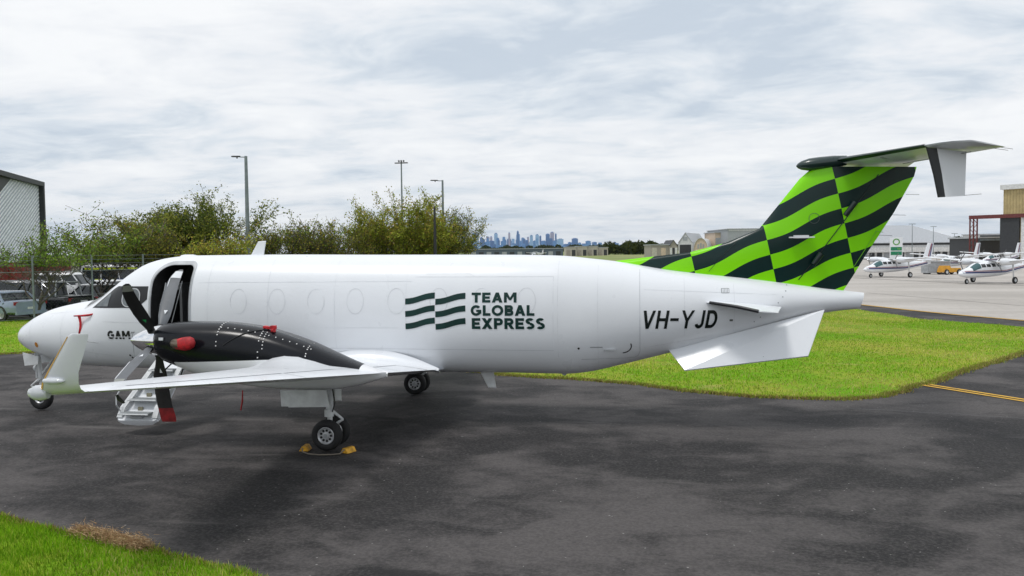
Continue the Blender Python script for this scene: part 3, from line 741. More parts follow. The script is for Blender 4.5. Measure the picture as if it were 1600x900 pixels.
fdecal('rudder_gap', band([(7.70, 2.58), (8.02, 3.0), (8.38, 3.5), (8.72, 3.97), (9.02, 4.40)], .016), HINGE)
fdecal('tab_gap', band([(8.62, 2.78), (8.83, 3.12), (9.0, 3.42), (9.12, 3.40)], .010), mat('tab_line', (.16, .52, .01), .4))
for P_, r_ in (([(7.93, -.17, 2.86), (8.06, -.175, 3.04)], [.045, .055]), ([(8.45, -.16, 3.70), (8.62, -.15, 3.92)], [.04, .05])):
    mb = MB(); mb.tube(P_, r_, 10); mb.build('hinge_fairing', HINGE, FIN, 50)
mb = MB(); mb.box((7.73, -.16, 3.33), (.42, .10, .022)); mb.box((7.72, -.17, 3.34), (.24, .12, .05)); mb.build('vortex_fin', WHITE, FIN)
fdecal('access_cover', ring_polys([(7.95+.085*math.cos(a), 3.66+.085*math.sin(a)) for a in np.linspace(0, 6.283, 16, endpoint=False)], .008), mat('cover_ring', (.05, .07, .07), .4))
fdecal('fin_seam', band([(6.15, 2.74), (6.42, 3.06), (6.62, 3.25)], .008), HINGE)
for z_ in (3.0, 3.35, 3.7, 4.05): 
    xx = 9.02+(z_-3.3)*.62
    mb = MB(); mb.tube([(xx, 0, z_), (xx+.22, 0, z_-.01)], .003, 4); mb.build('static_wick', BLACK, FIN)
# bullet fairing
mb = MB(); rings = []
for u, q in ((0, .05), (.05, .38), (.15, .68), (.35, .95), (.6, 1), (1.0, .95), (1.35, .75)):
    rings.append([Vector((7.66+u*.62, .15*q*math.sin(a), 4.585+.055*u+.115*q*math.cos(a))) for a in np.linspace(0, 6.283, 20, endpoint=False)])
mb.rings(rings, True); mb.build('bullet_fairing', mat('fairing_green', (.004, .026, .023), .3, coat=.4), FIN, 60)
def tp(Y, sgn):
    a = abs(Y); return ((8.28+1.0*a/2.8, sgn*a, 4.665-.035*a/2.8*1), (9.62+.36*a/2.8, sgn*a, 4.60-.08*a/2.8), .105-.02*a/2.8, (0, 0, 1))
TPY = (0.0, .15, .5, 1.2, 2.0, 2.55, 2.72, 2.80)
mb = MB()
TPsecs = [tp(Y, -1) for Y in TPY[::-1]]+[tp(Y, 1) for Y in TPY[1:]]
def round_tip(s):
    a = abs(s[0][1])
    if a > 2.75: return ((s[0][0]+.22, s[0][1], s[0][2]), s[1], s[2]*.5, s[3])
    if a > 2.6: return ((s[0][0]+.06, s[0][1], s[0][2]), s[1], s[2], s[3])
    return s
TPsecs = [round_tip(s) for s in TPsecs]
mb.rings([foil(*s) for s in TPsecs], True); TPL = mb.build('tailplane', WHITE, AC, 50)
DG2 = mat('boot_green', (.004, .018, .017), .35)
boot('deice_boot', [tp(Y, -1) for Y in (.12, .6, 1.2, 1.8, 2.25)], TPL, .10, .005, DG2); boot('deice_boot', [tp(Y, 1) for Y in (.12, .6, 1.2, 1.8, 2.25)], TPL, .10, .005, DG2)
for sgn in (-1, 1):
    P = [Vector((9.62-.33+.36*a/2.8, sgn*a, 4.607-.07*a/2.8-.052)) for a in (.35, 2.55)]
    mb = MB(); mb.tube(P, .006, 4); mb.build('elevator_gap', SEAM, TPL)
    tl = [((9.10, sgn*2.28, 4.60), (9.655, sgn*2.28, 4.52), .075, (0, 1, 0)), ((9.20, sgn*2.29, 4.2), (9.645, sgn*2.29, 4.2), .075, (0, 1, 0)), ((9.265, sgn*2.30, 3.862), (9.635, sgn*2.30, 3.878), .07, (0, 1, 0))]
    T = surface('taillet', tl, WHITE, TPL, 50); boot('taillet_boot', tl, T, .30, .004, BOOT)
    mb = MB(); mb.tube([(9.62, sgn*2.30, 3.885), (9.86, sgn*2.30, 3.90)], .003, 4); mb.build('static_wick', BLACK, T)
    for a in (2.5, 2.66): mb = MB(); mb.tube([(9.93, sgn*a, 4.535), (10.13, sgn*a, 4.50)], .003, 4); mb.build('static_wick', BLACK, TPL)
    # stabilon on the rear fuselage and ventral strake
    st = [((6.02, sgn*.45, 2.21), (7.35, sgn*.45, 2.13), .05, (0, 0, 1)), ((6.12, sgn*.72, 2.225), (7.28, sgn*.70, 2.10), .05, (0, 0, 1)), ((6.55, sgn*1.0, 2.17), (7.22, sgn*.98, 2.085), .05, (0, 0, 1)), ((6.88, sgn*1.12, 2.10), (7.20, sgn*1.10, 2.075), .06, (0, 0, 1))]
    T = surface('stabilon', st, WHITE, AC, 50); mb = MB(); mb.tube([Vector(q_[0]) for q_ in st[1:]], [.026, .030, .030, ][:3], 10); mb.build('stabilon_boot', BOOT, T, 50)
    vs_ = MB(); o_ = .36; i_ = .16
    top = [(5.44, 1.345), (8.10, 2.06)]; bot = [(5.70, 1.03), (7.77, 1.295)]
    def vy(k, x_): return sgn*((.30 if k == 0 else .62)-.05*(x_-5.4)/2.7)
    a0, a1, b1, b0 = [Vector((p[0], vy(k, p[0]), p[1])) for p, k in ((top[0], 0), (top[1], 0), (bot[1], 1), (bot[0], 1))]
    nrm = (a1-a0).cross(b0-a0).normalized()*.014
    vs_.add([p+nrm for p in (a0, a1, b1, b0)]+[p-nrm for p in (a0, a1, b1, b0)], [(0, 1, 2, 3), (7, 6, 5, 4), (0, 4, 5, 1), (1, 5, 6, 2), (2, 6, 7, 3), (3, 7, 4, 0)])
    V_ = vs_.build('ventral_strake', WHITE, AC)
    mb = MB(); p0 = a0.lerp(a1, .62); p1 = b0.lerp(b1, .64); off = nrm*1.15*(1 if nrm.y*sgn > 0 else -1)
    for k in range(9): mb = MB(); mb.tube([p0.lerp(p1, .08+.1*k)+off, p0.lerp(p1, .08+.1*k)+off*1.3], .011, 6); mb.build('fastener', SEAM, V_)

# ---- engines
nac_tab = [(-2.90, 1.975, 1.435, .285, 2.0), (-2.84, 2.005, 1.395, .34, 2.1), (-2.6, 2.04, 1.31, .41, 2.2), (-2.3, 2.052, 1.20, .44, 2.3), (-1.8, 2.045, 1.08, .45, 2.4), (-1.3, 1.995, 1.0, .45, 2.5), (-.92, 1.915, .965, .445, 2.5), (-.38, 1.745, .955, .43, 2.5), (.1, 1.545, .965, .38, 2.2), (.43, 1.41, 1.01, .29, 2.0), (.75, 1.29, 1.10, .16, 2.0), (.98, 1.20, 1.17, .03, 2.0)]
nacf = pchip(nac_tab)
def npt(X_, t, sgn, off=0.0):
    zt, zb, w, n = nacf(X_); c = (zt+zb)/2+.06; h1 = zt-c; h0 = c-zb
    ct, st = math.cos(t), math.sin(t); h = h1 if st > 0 else h0
    return Vector((X_, sgn*2.62+math.copysign(abs(ct)**(2/n), ct)*(w+off), c+math.copysign(abs(st)**(2/n), st)*(h+off)))
split = pchip([(-2.95, 1.2), (-2.62, 1.28), (-2.45, 1.40), (-1.9, 1.44), (-1.2, 1.47), (-.6, 1.50), (.3, 1.30), (.6, 1.2)])
def make_cowl():
    m, nt, b = newmat('cowl_two_tone'); v, x, y, z = coords(nt)
    th = (x+1.5)*.04+1.455
    th = th.mn((x+.6)*-.19+1.49)
    k = ((z-th).gt(0.0)*x.lt(.56)).mx(x.lt(-2.52))
    nt.links.new(mixc(nt, k, (.80, .81, .83), (.007, .008, .011)), b.inputs['Base Color'])
    nt.links.new((noise(nt, v, 5, 3)*.08+.16).s, b.inputs['Roughness']); b.inputs['Specular IOR Level'].default_value = .25
    return m
COWL = make_cowl()
def make_nacelle(sgn):
    nx = list(np.linspace(-2.90, .95, 60)); n = 48; mb = MB()
    rg = [[npt(x_, 2*math.pi*j/n, sgn) for j in range(n)] for x_ in nx]
    mb.rings(rg, True)
    N = mb.build('nacelle', COWL, AC, 60)
    # fasteners, exhaust stub, intake lip
    mb = MB(); r = random.Random(2)
    def dot(x_, t):
        p = npt(x_, t, sgn, .003); q = npt(x_, t, sgn, .008); mb.tube([p, q], .011, 6)
    sd_ = math.pi if sgn < 0 else 0
    for x_ in (-1.72, -1.02, -.95, -.25):
        for k in range(16):
            t = sd_+(-1 if sgn < 0 else 1)*R(-32+8*k)
            if npt(x_, t, sgn).z > split(x_)[0]+.03 and r.random() < .8: dot(x_, t)
    for k in range(14): dot(-1.7+.115*k, math.pi/2+(.62 if sgn < 0 else -.62))
    for k in range(7): dot(-.9+.11*k, sd_+(-1 if sgn < 0 else 1)*R(-17+3.4*k))
    mb.build('rivets', mat('rivet_white', (.7, .7, .7), .5), N, kind='stuff')
    for ss in (-1, 1):
        b0 = npt(-2.42, 0 if ss > 0 else math.pi, sgn); mb = MB()
        mb.tube([b0+Vector((-.05, -ss*.06, .02)), b0+Vector((.03, ss*.035, .02)), b0+Vector((.12, ss*.075, .02)), b0+Vector((.26, ss*.11, .03))], [.075, .085, .085, .08], 14, True); mb.build('exhaust_stub', mat('exhaust_metal', (.22, .17, .13), .4, .8), N, 60)
    # louvre and lower panel
    mb = MB(); q = npt(-2.62, sd_, sgn); mb.box(q+Vector((-.06, sgn*.012, .06)), (.07, .02, .045)); mb.build('data_plate', WHITE, N)
    # propeller with five feathered blades
    pc = Vector((-3.0, sgn*2.62, 1.727)); mb = MB()
    mb.revolve([(-.49, .004), (-.47, .035), (-.42, .075), (-.33, .128), (-.22, .18), (-.1, .222), (.0, .248), (.10, .262), (.125, .262), (.125, .02)], pc, 'X', 36); SP = mb.build('propeller', CHROME, AC, 50); SP['label'] = 'polished spinner carrying five propeller blades'
    for k in range(5):
        a = -.745+k*2*math.pi/5
        if sgn > 0: a += .5
        rd = Vector((0, math.sin(a), math.cos(a))); tg = Vector((0, math.cos(a), -math.sin(a))); ax = Vector((1, 0, 0))
        rings = []
        for (rr, ch, th, sw, tw) in ((.17, .10, .95, 0, 75), (.26, .105, .85, 0, 75), (.34, .15, .5, .0, 76), (.46, .205, .25, .01, 79), (.65, .235, .15, .02, 82), (.9, .235, .11, .025, 85), (1.1, .215, .09, .01, 87), (1.23, .18, .08, -.02, 88), (1.30, .135, .07, -.05, 89), (1.335, .06, .06, -.08, 89)):
            cd = ax*math.sin(R(tw)) + tg*math.cos(R(tw))*(1 if sgn < 0 else -1); nn = rd.cross(cd)
            c0 = pc + rd*rr - cd*sw
            rings.append(foil(c0-cd*ch*.45, c0+cd*ch*.55, th, nn))
        mb = MB(); mb.rings(rings, True); bl = mb.build('blade', BLADEB if k in (0, 3) else BLADE, SP, 60)
        # tip band, erosion strip, root mark, root collar
        for ss in (-1, 1):
            cd = ax*math.sin(R(87)) + tg*math.cos(R(87))*(1 if sgn < 0 else -1); nn = rd.cross(cd)*ss
            cm_ = pc+rd*.50+nn*.030-cd*-.02; mb = MB(); mb.add([cm_+rd*.045-cd*.035, cm_+rd*.045+cd*.035, cm_-rd*.03], [(0, 1, 2)]); mb.build('triangle_mark', GREENM if k == 0 else WHITE, bl)
        def brow(r0, r1, f0, f1, m, nm_):
            mb = MB()
            for side in (1, -1):
                G = []
                for (rr, ch, th, sw, tw) in ((r0, *np.interp(r0, [.65, .9, 1.1, 1.23, 1.30], [.235, .235, .215, .18, .135])[None], .10, np.interp(r0, [.9, 1.1, 1.23, 1.3], [.025, .01, -.02, -.05]), 86), (r1, *np.interp(r1, [.65, .9, 1.1, 1.23, 1.30], [.235, .235, .215, .18, .135])[None], .09, np.interp(r1, [.9, 1.1, 1.23, 1.3], [.025, .01, -.02, -.05]), 87)):
                    cd = ax*math.sin(R(tw)) + tg*math.cos(R(tw))*(1 if sgn < 0 else -1); nn = rd.cross(cd); c0 = pc+rd*rr-cd*float(sw)-cd*float(ch)*.45
                    yt = lambda x_: 5*(.2969*math.sqrt(x_)-.126*x_-.3516*x_**2+.2843*x_**3-.1036*x_**4)
                    G.append([c0+cd*float(ch)*f+nn*side*(float(ch)*th*yt(f)+.004) for f in np.linspace(f0, f1, 6)])
                mb.rings(G, False, 0, False)
            mb.build(nm_, m, bl)
        brow(1.17, 1.30, .02, .97, WHITE if k in (1,) else mat('tip_grey', (.28, .29, .27), .5), 'tip_band')
        if k in (1, 4): brow(.66, 1.16, .0, .10, WHITE, 'erosion_strip')
        mb = MB(); mb.tube([pc+rd*.20, pc+rd*.275], [.066, .062], 14); mb.build('blade_collar', BLACK, bl, 50)
    return N
NL = make_nacelle(-1); make_nacelle(1)

# ---- landing gear
def wheel(mb_t, mb_r, c, r, w, rr, n=30):
    mb_t.revolve([(-w*.36, rr), (-w*.47, rr+.02), (-w*.5, rr+(r-rr)*.45), (-w*.45, r-.035), (-w*.3, r-.008), (0, r), (w*.3, r-.008), (w*.45, r-.035), (w*.5, rr+(r-rr)*.45), (w*.47, rr+.02), (w*.36, rr)], c, 'Y', n)
    mb_r.revolve([(-w*.38, rr+.006), (-w*.43, rr-.006), (-w*.36, rr-.022), (-w*.27, rr-.03), (-w*.27, .055), (-w*.40, .05), (-w*.42, .03), (-w*.42, .001)], c, 'Y', n)
    mb_r.revolve([(w*.38, rr+.006), (w*.43, rr-.006), (w*.36, rr-.022), (w*.27, rr-.03), (w*.27, .055), (w*.4, .05), (w*.4, .001)], c, 'Y', n)
def gear(name, x, y, z_top, r, w, rr, dual, sgn, m_strut=WHITE2):
    mb = MB()
    fx = x-.02
    if dual:
        mb.tube([(fx, y, z_top), (fx, y, .62), (fx, y, .60)], [.06, .06, .05], 14); mb.tube([(fx, y, .62), (fx, y, .33)], .042, 12)
        mb.tube([(fx, y-.03, .63), (fx, y-.03, .52)], .075, 12)
        mb.tube([(fx, y, z_top-.03), (fx+.04, y+.25*-sgn, z_top+.1)], .03, 8)
    else:
        mb.tube([(x-.06, y, z_top), (x+.0, y, .62)], [.055, .05], 12); mb.tube([(x, y, .62), (x+.01, y, .46)], .035, 10); mb.tube([(x-.02, y, .62), (x, y, .60)], .065, 12)
        mb.tube([(x+.04, y, .74), (x+.42, y, z_top+.02)], .024, 8); mb.tube([(x-.06, y-.05, z_top), (x-.05, y-.05, .66)], .02, 8)
    G = mb.build(name, m_strut, AC, 50)
    mb = MB(); z0 = .60 if dual else .62
    d = .22 if dual else -.2
    mb.tube([(fx+(.05 if dual else -.03), y, z0), (fx+d, y, z0-.13)], [.028, .02], 8); mb.tube([(fx+d, y, z0-.13), (fx+(.03 if dual else -.02), y, z0-.25)], [.02, .026], 8); mb.build('torque_link', m_strut, G, 50)
    ys = (y-.19, y+.19) if dual else (y,)
    if dual: mb = MB(); mb.tube([(x, y-.26, r), (x, y+.26, r)], .035, 12); mb.tube([(x, y, r), (fx, y, .36)], .05, 10); mb.build('axle', STEEL, G, 50)
    else:
        mb = MB()
        for s_ in (-1, 1): mb.tube([(x, y+s_*.125, r), (x, y+s_*.125, .42), (x, y+s_*.04, .50)], .022, 8)
        mb.tube([(x, y-.15, r), (x, y+.15, r)], .025, 10); mb.build('fork', STEEL, G, 50)
    for yy in ys:
        t = MB(); h = MB(); wheel(t, h, (x, yy, r), r, w, rr)
        T = t.build('tyre', RUBBER, G, 40); h.build('rim', mat('rim_silver', (.62, .63, .65), .35, .4), T, 40)
        hb = MB()
        for s_ in (-1, 1):
            for k in range(9):
                a = 2*math.pi*k/9; rr_ = (rr*.62); p = Vector((x+rr_*math.cos(a), yy+s_*w*.268, r+rr_*math.sin(a)))
                hb.tube([p, p+Vector((0, s_*.006, 0))], .021, 8)
        hb.build('rim_holes', BLACK, T)
    return G
GL = gear('main_gear', 0, -2.62, 1.05, .250, .165, .135, True, -1); GR = gear('main_gear', 0, 2.62, 1.05, .250, .165, .135, True, 1)
for G, sgn in ((GL, -1), (GR, 1)):
    mb = MB(); yo = sgn*2.62-.27
    mb.prism([(-.73, .975), (.03, .985), (.085, .72), (-.60, .70), (-.60, .715), (-.72, .715)], yo-.012, yo+.012, 'Y'); mb.build('gear_door', WHITE2, G); mb = MB(); mb.prism([(-.73, .975), (.03, .985), (.085, .72), (-.72, .71)], sgn*2.62+.27-.012, sgn*2.62+.27+.012, 'Y'); mb.build('gear_door', WHITE2, G)
    mb = MB(); mb.box((.19, sgn*2.62-.16, .90), (.10, .02, .17)); mb.build('link_door', WHITE2, G); mb = MB(); mb.tube([(.06, sgn*2.62-.07, .98), (.10, sgn*2.62-.08, .75), (.05, sgn*2.62-.07, .6)], .010, 6); mb.build('brake_hose', BLACK, G)
GN = gear('nose_gear', -7.25, 0, 1.17, .25, .16, .115, False, 1)
for s_ in (-1, 1):
    mb = MB(); mb.prism([(-7.48, 1.2), (-7.12, 1.12), (-7.14, .96), (-7.44, .93)], s_*.20-.008, s_*.20+.008, 'Y'); mb.build('gear_door', WHITE2, GN)
mb = MB(); mb.revolve([(-.03, .005), (-.03, .06), (.02, .065), (.03, .005)], (-7.33, -.02, .86), 'X', 14); mb.build('taxi_light', LIGHTC, GN, 50)

# ---- airstair door, let down
ST = MB(); hinge = Vector((-3.72, -.80, 1.26)); foot = Vector((-3.82, -2.02, .23)); dv = (foot-hinge); Ld = dv.length; du = dv.normalized(); ux = Vector((1, 0, 0)); un = ux.cross(du).normalized()
if un.z < 0: un = -un
def sp(u, w_, h_): return hinge+du*u*Ld+ux*w_+un*h_
prof = [(-.36, .02), (-.38, -.03), (-.30, -.09), (0, -.12), (.30, -.09), (.38, -.03), (.36, .02)]
ST.rings([[sp(u, w_*k, h_) for w_, h_ in prof] for u, k in ((0, .72), (.3, .82), (.6, .95), (.9, 1.08), (.98, 1.02), (1.0, .9))], True)
STA = ST.build('airstair_door', WHITE, AC, 40)
for u in (.30, .52, .74, .94):
    mb = MB(); p = sp(u, 0, .02); Wd = .20+.07*u
    mb.box(p+Vector((0, -.06, .07)), (2*Wd, .20, .022)); mb.build('step', mat('step_tread', (.26, .28, .29), .7, bmp=.5), STA)
    mb = MB(); mb.tube([p+Vector((-Wd-.02, -.17, .065)), p+Vector((Wd+.02, -.17, .065))], .014, 8); mb.box(p+Vector((0, .03, .0)), (2*Wd, .02, .13)); mb.build('step_edge', WHITE2, STA)
for s_ in (-1, 1):
    mb = MB(); mb.rings([[sp(u, s_*(.25+.09*u+q*.05), h_) for q, h_ in ((-1, 0), (1, 0), (1, hh), (-1, hh))] for u, hh in ((.0, .08), (.5, .10), (.86, .12), (.97, .05))], True); mb.build('side_beam', WHITE2, STA)
mb = MB(); mb.tube([sp(.96, .1, .04), sp(.96, -.12, .04)], .035, 10); mb.tube([sp(.9, -.36, .05), sp(.9, -.36, .25), sp(.82, -.40, .32), sp(.3, -.40, .42)], .012, 6); mb.tube([sp(.2, -.37, .9), sp(.35, -.37, .5)], .008, 6); mb.build('handrail', FRAMEG, STA)
for u in (.42, .64, .84): mb = MB(); mb.box(sp(u, -.04, .035), (.09, .03, .07), 0); mb.build('step_light', mat('step_lens', (.3, .28, .2), .3), STA)

# ---- covers and ties on the aircraft (loose things)
b0 = npt(-2.42, math.pi, -1); mb = MB()
c0 = b0+Vector((.20, -.10, .03)); ax_ = Vector((1, -.25, .10)).normalized()
rings = []
for t, q in ((-.17, .5), (-.14, .8), (-.06, .95), (.05, 1.05), (.13, 1.0), (.19, .75), (.225, .3), (.23, .05)):
    rings.append([c0+ax_*t+(Vector((0, math.cos(a), 0))*.085+Vector((0, 0, math.sin(a)))*.105)*q*(1+.05*math.sin(3*a+t*20)) for a in np.linspace(0, 6.283, 18, endpoint=False)])
mb.rings(rings, True); tag(mb.build('exhaust_cover', REDC, None, 70), 'red fabric cover pulled over the exhaust of the black cowling', 'cover')
mb = MB(); p = npt(-.95, math.pi/2+.1, -1); mb.box(p+Vector((-.02, -.02, .035)), (.20, .09, .035), .2, rot=Matrix.Rotation(R(8), 3, 'Y')); mb.box(p+Vector((.045, -.025, .055)), (.09, .07, .03), .2); mb.tube([p+Vector((.05, -.08, -.01)), p+Vector((.1, -.12, .0))], .03, 8)
o = mb.build('intake_plug', REDC, None, 60); tag(o, 'small red plug on top of the black engine cowling', 'plug')
mb = MB(); mb.tube([npt(-.98+(-.62)*u, math.pi/2+.25+1.15*u, -1, .008) for u in np.linspace(0, 1, 10)], .008, 6); mb.build('plug_strap', BLACK, o)
# sock on the lowest blade
a = -.745+3*2*math.pi/5; rd = Vector((0, math.sin(a), math.cos(a))); tg = Vector((0, math.cos(a), -math.sin(a))); pc = Vector((-3.0, -2.62, 1.727))
mb = MB(); rings = []
for (rr, ch, th, sw) in ((.48, .20, .38, .0), (.6, .245, .30, .01), (.9, .27, .22, .0), (1.12, .27, .2, -.02), (1.16, .272, .2, -.03), (1.33, .285, .16, -.06), (1.40, .26, .12, -.07)):
    cd = ax_*0+Vector((1, 0, 0)); nn = rd.cross(cd); c0 = pc+rd*rr+cd*-sw
    rings.append(foil(c0-cd*ch*.5, c0+cd*ch*.5, th, nn))
mb.rings(rings[:5], True); sk = mb.build('propeller_sock', SOCKB, None, 60); tag(sk, 'black and red fabric sock tied over the lowest propeller blade', 'sock')
mb = MB(); mb.rings(rings[4:], True); mb.build('red_end', REDD, sk, 60)
mb = MB(); b_ = pc+rd*1.0
mb.tube([b_+Vector((-.02, -.02, .12)), b_+Vector((-.2, .05, .30)), npt(-2.75, -math.pi/2, -1)+Vector((0, 0, -.01))], .012, 6); mb.tube([b_+Vector((.05, 0, .12)), b_+Vector((.28, .02, .30)), npt(-2.45, -math.pi/2-.4, -1)+Vector((0, -.0, -.01))], .012, 6); mb.build('tie_strap', BLACK, sk)
# pitot cover with streamer on the nose
y0 = side_y(-5.75, 1.99)
mb = MB(); mb.tube([(-5.92, y0-.10, 1.985), (-5.75, y0-.09, 1.99), (-5.62, y0-.08, 2.0), (-5.55, y0-.02, 2.02)], [.012, .02, .022, .015], 8)
o = mb.build('pitot_cover', REDC, None, 60); tag(o, 'red pitot cover with hanging streamer on the white nose', 'cover')
mb = MB(); r_ = []
for i in range(9):
    u = i/8; w_ = .055*(1-.75*u)+.008; xx = -5.81+.02*math.sin(u*5)-.02*u; r_.append((Vector((xx-w_/2, y0-.10+.03*u+.01*math.sin(6*u), 1.98-.48*u)), Vector((xx+w_/2, y0-.09+.03*u, 1.98-.48*u))))
mb.add([p for q in r_ for p in q], [(2*i, 2*i+1, 2*i+3, 2*i+2) for i in range(8)]); mb.build('streamer', REDC, o)
mb = MB(); mb.tube([(-1.32, -3.0, .98), (-1.33, -3.0, .80), (-1.36, -3.0, .66)], [.008, .014, .012], 6); o = mb.build('hanging_streamer', REDD, None); tag(o, 'thin red streamer hanging below the wing from the lower cowling', 'streamer')
# chocks
def chock(loc, rz, tip, label):
    mb = MB(); mb.prism([(-.075, 0), (.075, 0), (.03, .075), (-.03, .075)], -.10, .10, 'Y')
    o = mb.build('wheel_chock', YELL); o.location = loc; o.rotation_euler = (tip, 0, rz); tag(o, label, 'chock'); return o
chock((-.37, -2.80, .0), R(4), 0, 'yellow wheel chock ahead of the near main wheel'); c2 = chock((.37, -2.86, .0), R(-24), 0, 'yellow wheel chock behind the near main wheel')
mb = MB(); mb.tube([(-.36, -2.95, .06), (-.34, -3.0, .02), (-.2, -3.1, .012), (0, -3.14, .012), (.2, -3.10, .012), (.3, -3.05, .015), (.35, -2.99, .07)], .010, 6); tag(mb.build('chock_rope', mat('rope', (.22, .19, .15), .9)), 'thin rope joining the two yellow wheel chocks', 'rope')

# ------------------------------------------------------------------ trees
BARK = mat('bark', (.13, .11, .085), .9, var=.35, nscale=6, bmp=.6, bscale=20)
def tree(name, px, depth, h, w, seed, cols, nleaf, label, trunk_h=.28, leaf=.11, limbs=7, bare=.25, low=.12):
    r = random.Random(seed); base = ground_at(px, depth, .0); T = empty(name, base, 0, label, 'tree', None)
    mb = MB(); tips = []
    def grow(p, d, L, rad, lvl):
        n = 4; pts = [p]; rs = [rad]; q = p.copy(); dd = d.copy()
        for i in range(n):
            dd = (dd+Vector((r.uniform(-.22, .22), r.uniform(-.22, .22), r.uniform(-.06, .20)))).normalized(); q = q+dd*L/n; pts.append(q.copy()); rs.append(rad*(1-.6*(i+1)/n))
        mb.tube(pts, [max(q_, .013) for q_ in rs], 6 if lvl < 2 else 3, False)
        if lvl >= 2:
            for k in range(1, 5):
                for m_ in range(2): tips.append((pts[k-1].lerp(pts[k], r.random()), dd))
        if lvl < 4:
            for k in range({0: limbs, 1: 5, 2: 4, 3: 3}[lvl]):
                i = r.randint(2, 4) if lvl else r.randint(2, 4); a = r.uniform(0, 6.283); el_ = r.uniform(.35, 1.0) if lvl else r.uniform(.55, 1.15)
                nd = (dd*.55+Vector((math.cos(a)*math.cos(el_), math.sin(a)*math.cos(el_), math.sin(el_)*.8))).normalized()
                grow(pts[i], nd, L*r.uniform(.55, .8) if lvl else h*r.uniform(.34, .50), rs[i]*.6, lvl+1)
    grow(Vector((0, 0, 0)), Vector((r.uniform(-.1, .1), r.uniform(-.1, .1), 1)), h*trunk_h, h*.022+.02, 0)
    V0 = np.array([v for v in mb.v]); zmax = max(t[0].z for t in tips); rad_ = sorted(math.hypot(t[0].x, t[0].y) for t in tips)[int(len(tips)*.93)]
    sz, sx = h*.97/zmax, (w/2)/rad_
    mb.v = [(v[0]*(1+(sx-1)*min(1, v[2]*sz/(h*.3))), v[1]*(1+(sx-1)*min(1, v[2]*sz/(h*.3))), v[2]*sz) for v in mb.v]
    mb.build('trunk', BARK, T, 60)
    g = np.random.default_rng(seed); P = np.array([[t[0].x, t[0].y, t[0].z] for t in tips]); k_ = np.minimum(1, P[:, 2]*sz/(h*.3))
    P = np.stack([P[:, 0]*(1+(sx-1)*k_), P[:, 1]*(1+(sx-1)*k_), P[:, 2]*sz], 1)
    keep = g.random(len(P)) > bare*np.clip((P[:, 2]/h-.55)*2.2, 0, 1); P2 = P[keep]
    idx = g.integers(0, len(P2), nleaf); C_ = P2[idx]+g.normal(0, .07+.010*h, (nleaf, 3)); C_ = C_[C_[:, 2] > h*low]; n = len(C_)
    A = g.normal(0, 1, (n, 3)); A /= np.linalg.norm(A, axis=1)[:, None]; B = np.cross(A, g.normal(0, 1, (n, 3))); B /= np.linalg.norm(B, axis=1)[:, None]
    s_ = leaf*g.uniform(.6, 1.35, (n, 1)); V = np.stack([C_-A*s_*.5, C_+B*s_*.33, C_+A*s_*.5, C_-B*s_*.33], 1).reshape(-1, 3); F = np.arange(4*n).reshape(-1, 4)
    clump = g.random(len(P2))[idx][:n] if len(idx) == n else g.random(n)
    c = 1.9*np.array(cols)[np.minimum((clump*len(cols)).astype(int), len(cols)-1)]*g.uniform(.65, 1.3, (n, 1))
    me = fast_mesh('crown', V, F, c, LEAF); link('crown', me, T); return T
GR = [(.075, .13, .018), (.10, .16, .02), (.13, .18, .03), (.06, .10, .016)]
OL = [(.12, .14, .022), (.16, .165, .025), (.10, .11, .02), (.20, .16, .03), (.075, .085, .018)]
DK = [(.05, .075, .014), (.07, .095, .016), (.10, .115, .02), (.04, .06, .012)]
YG = [(.17, .20, .022), (.21, .22, .03), (.13, .16, .02), (.20, .15, .03)]
tree('street_tree', 58, 41.5, 4.9, 4.4, 21, GR, 6500, 'small light green tree in front of the parked silver car', .46, .11, 6, .2, .54)
tree('street_tree', 163, 47, 6.3, 6.0, 22, GR+OL[:2], 10500, 'sparse green tree with forked dark trunk above the aircraft nose', .36, .12, 7, .5, .44)
tree('street_tree', 238, 50, 5.9, 5.2, 23, OL, 11000, 'brownish olive tree leaning against the broad dark green tree', .32, .12, 8, .3, .42)
tree('street_tree', 292, 54, 7.7, 7.0, 24, DK+OL[:2], 38000, 'broad dense dark green tree beside the tall near lamp post', .2, .13, 9, .3)
tree('street_tree', 336, 50, 5.6, 4.6, 25, YG, 16000, 'yellow green bushy tree at the foot of the near lamp post', .16, .12, 9, .3)
tree('street_tree', 432, 58, 6.0, 6.0, 26, OL+GR[:1], 7500, 'small sparse tree just behind the aircraft blade antenna', .25, .13, 7, .2)
tree('street_tree', 484, 60, 5.6, 4.8, 27, OL, 2800, 'nearly bare small tree with thin twigs between two sparse trees', .25, .13, 7, .3)
tree('street_tree', 533, 61, 6.0, 5.0, 28, OL+GR[:1], 4800, 'small thinly leaved tree left of the round yellow green tree', .25, .13, 7, .3)
tree('street_tree', 585, 62, 6.4, 4.2, 29, OL+YG[:1], 10000, 'reddish olive tree joined to the tall yellow green tree', .2, .13, 8, .4)
tree('street_tree', 640, 64, 8.1, 7.6, 30, YG+OL[:2], 38000, 'tall round yellow green tree in front of the floodlight mast', .18, .14, 9, .35)
tree('street_tree', 706, 66, 7.4, 5.6, 31, OL+DK[:1], 16000, 'olive tree with wispy twigs behind the far lamp post', .2, .13, 8, .6)

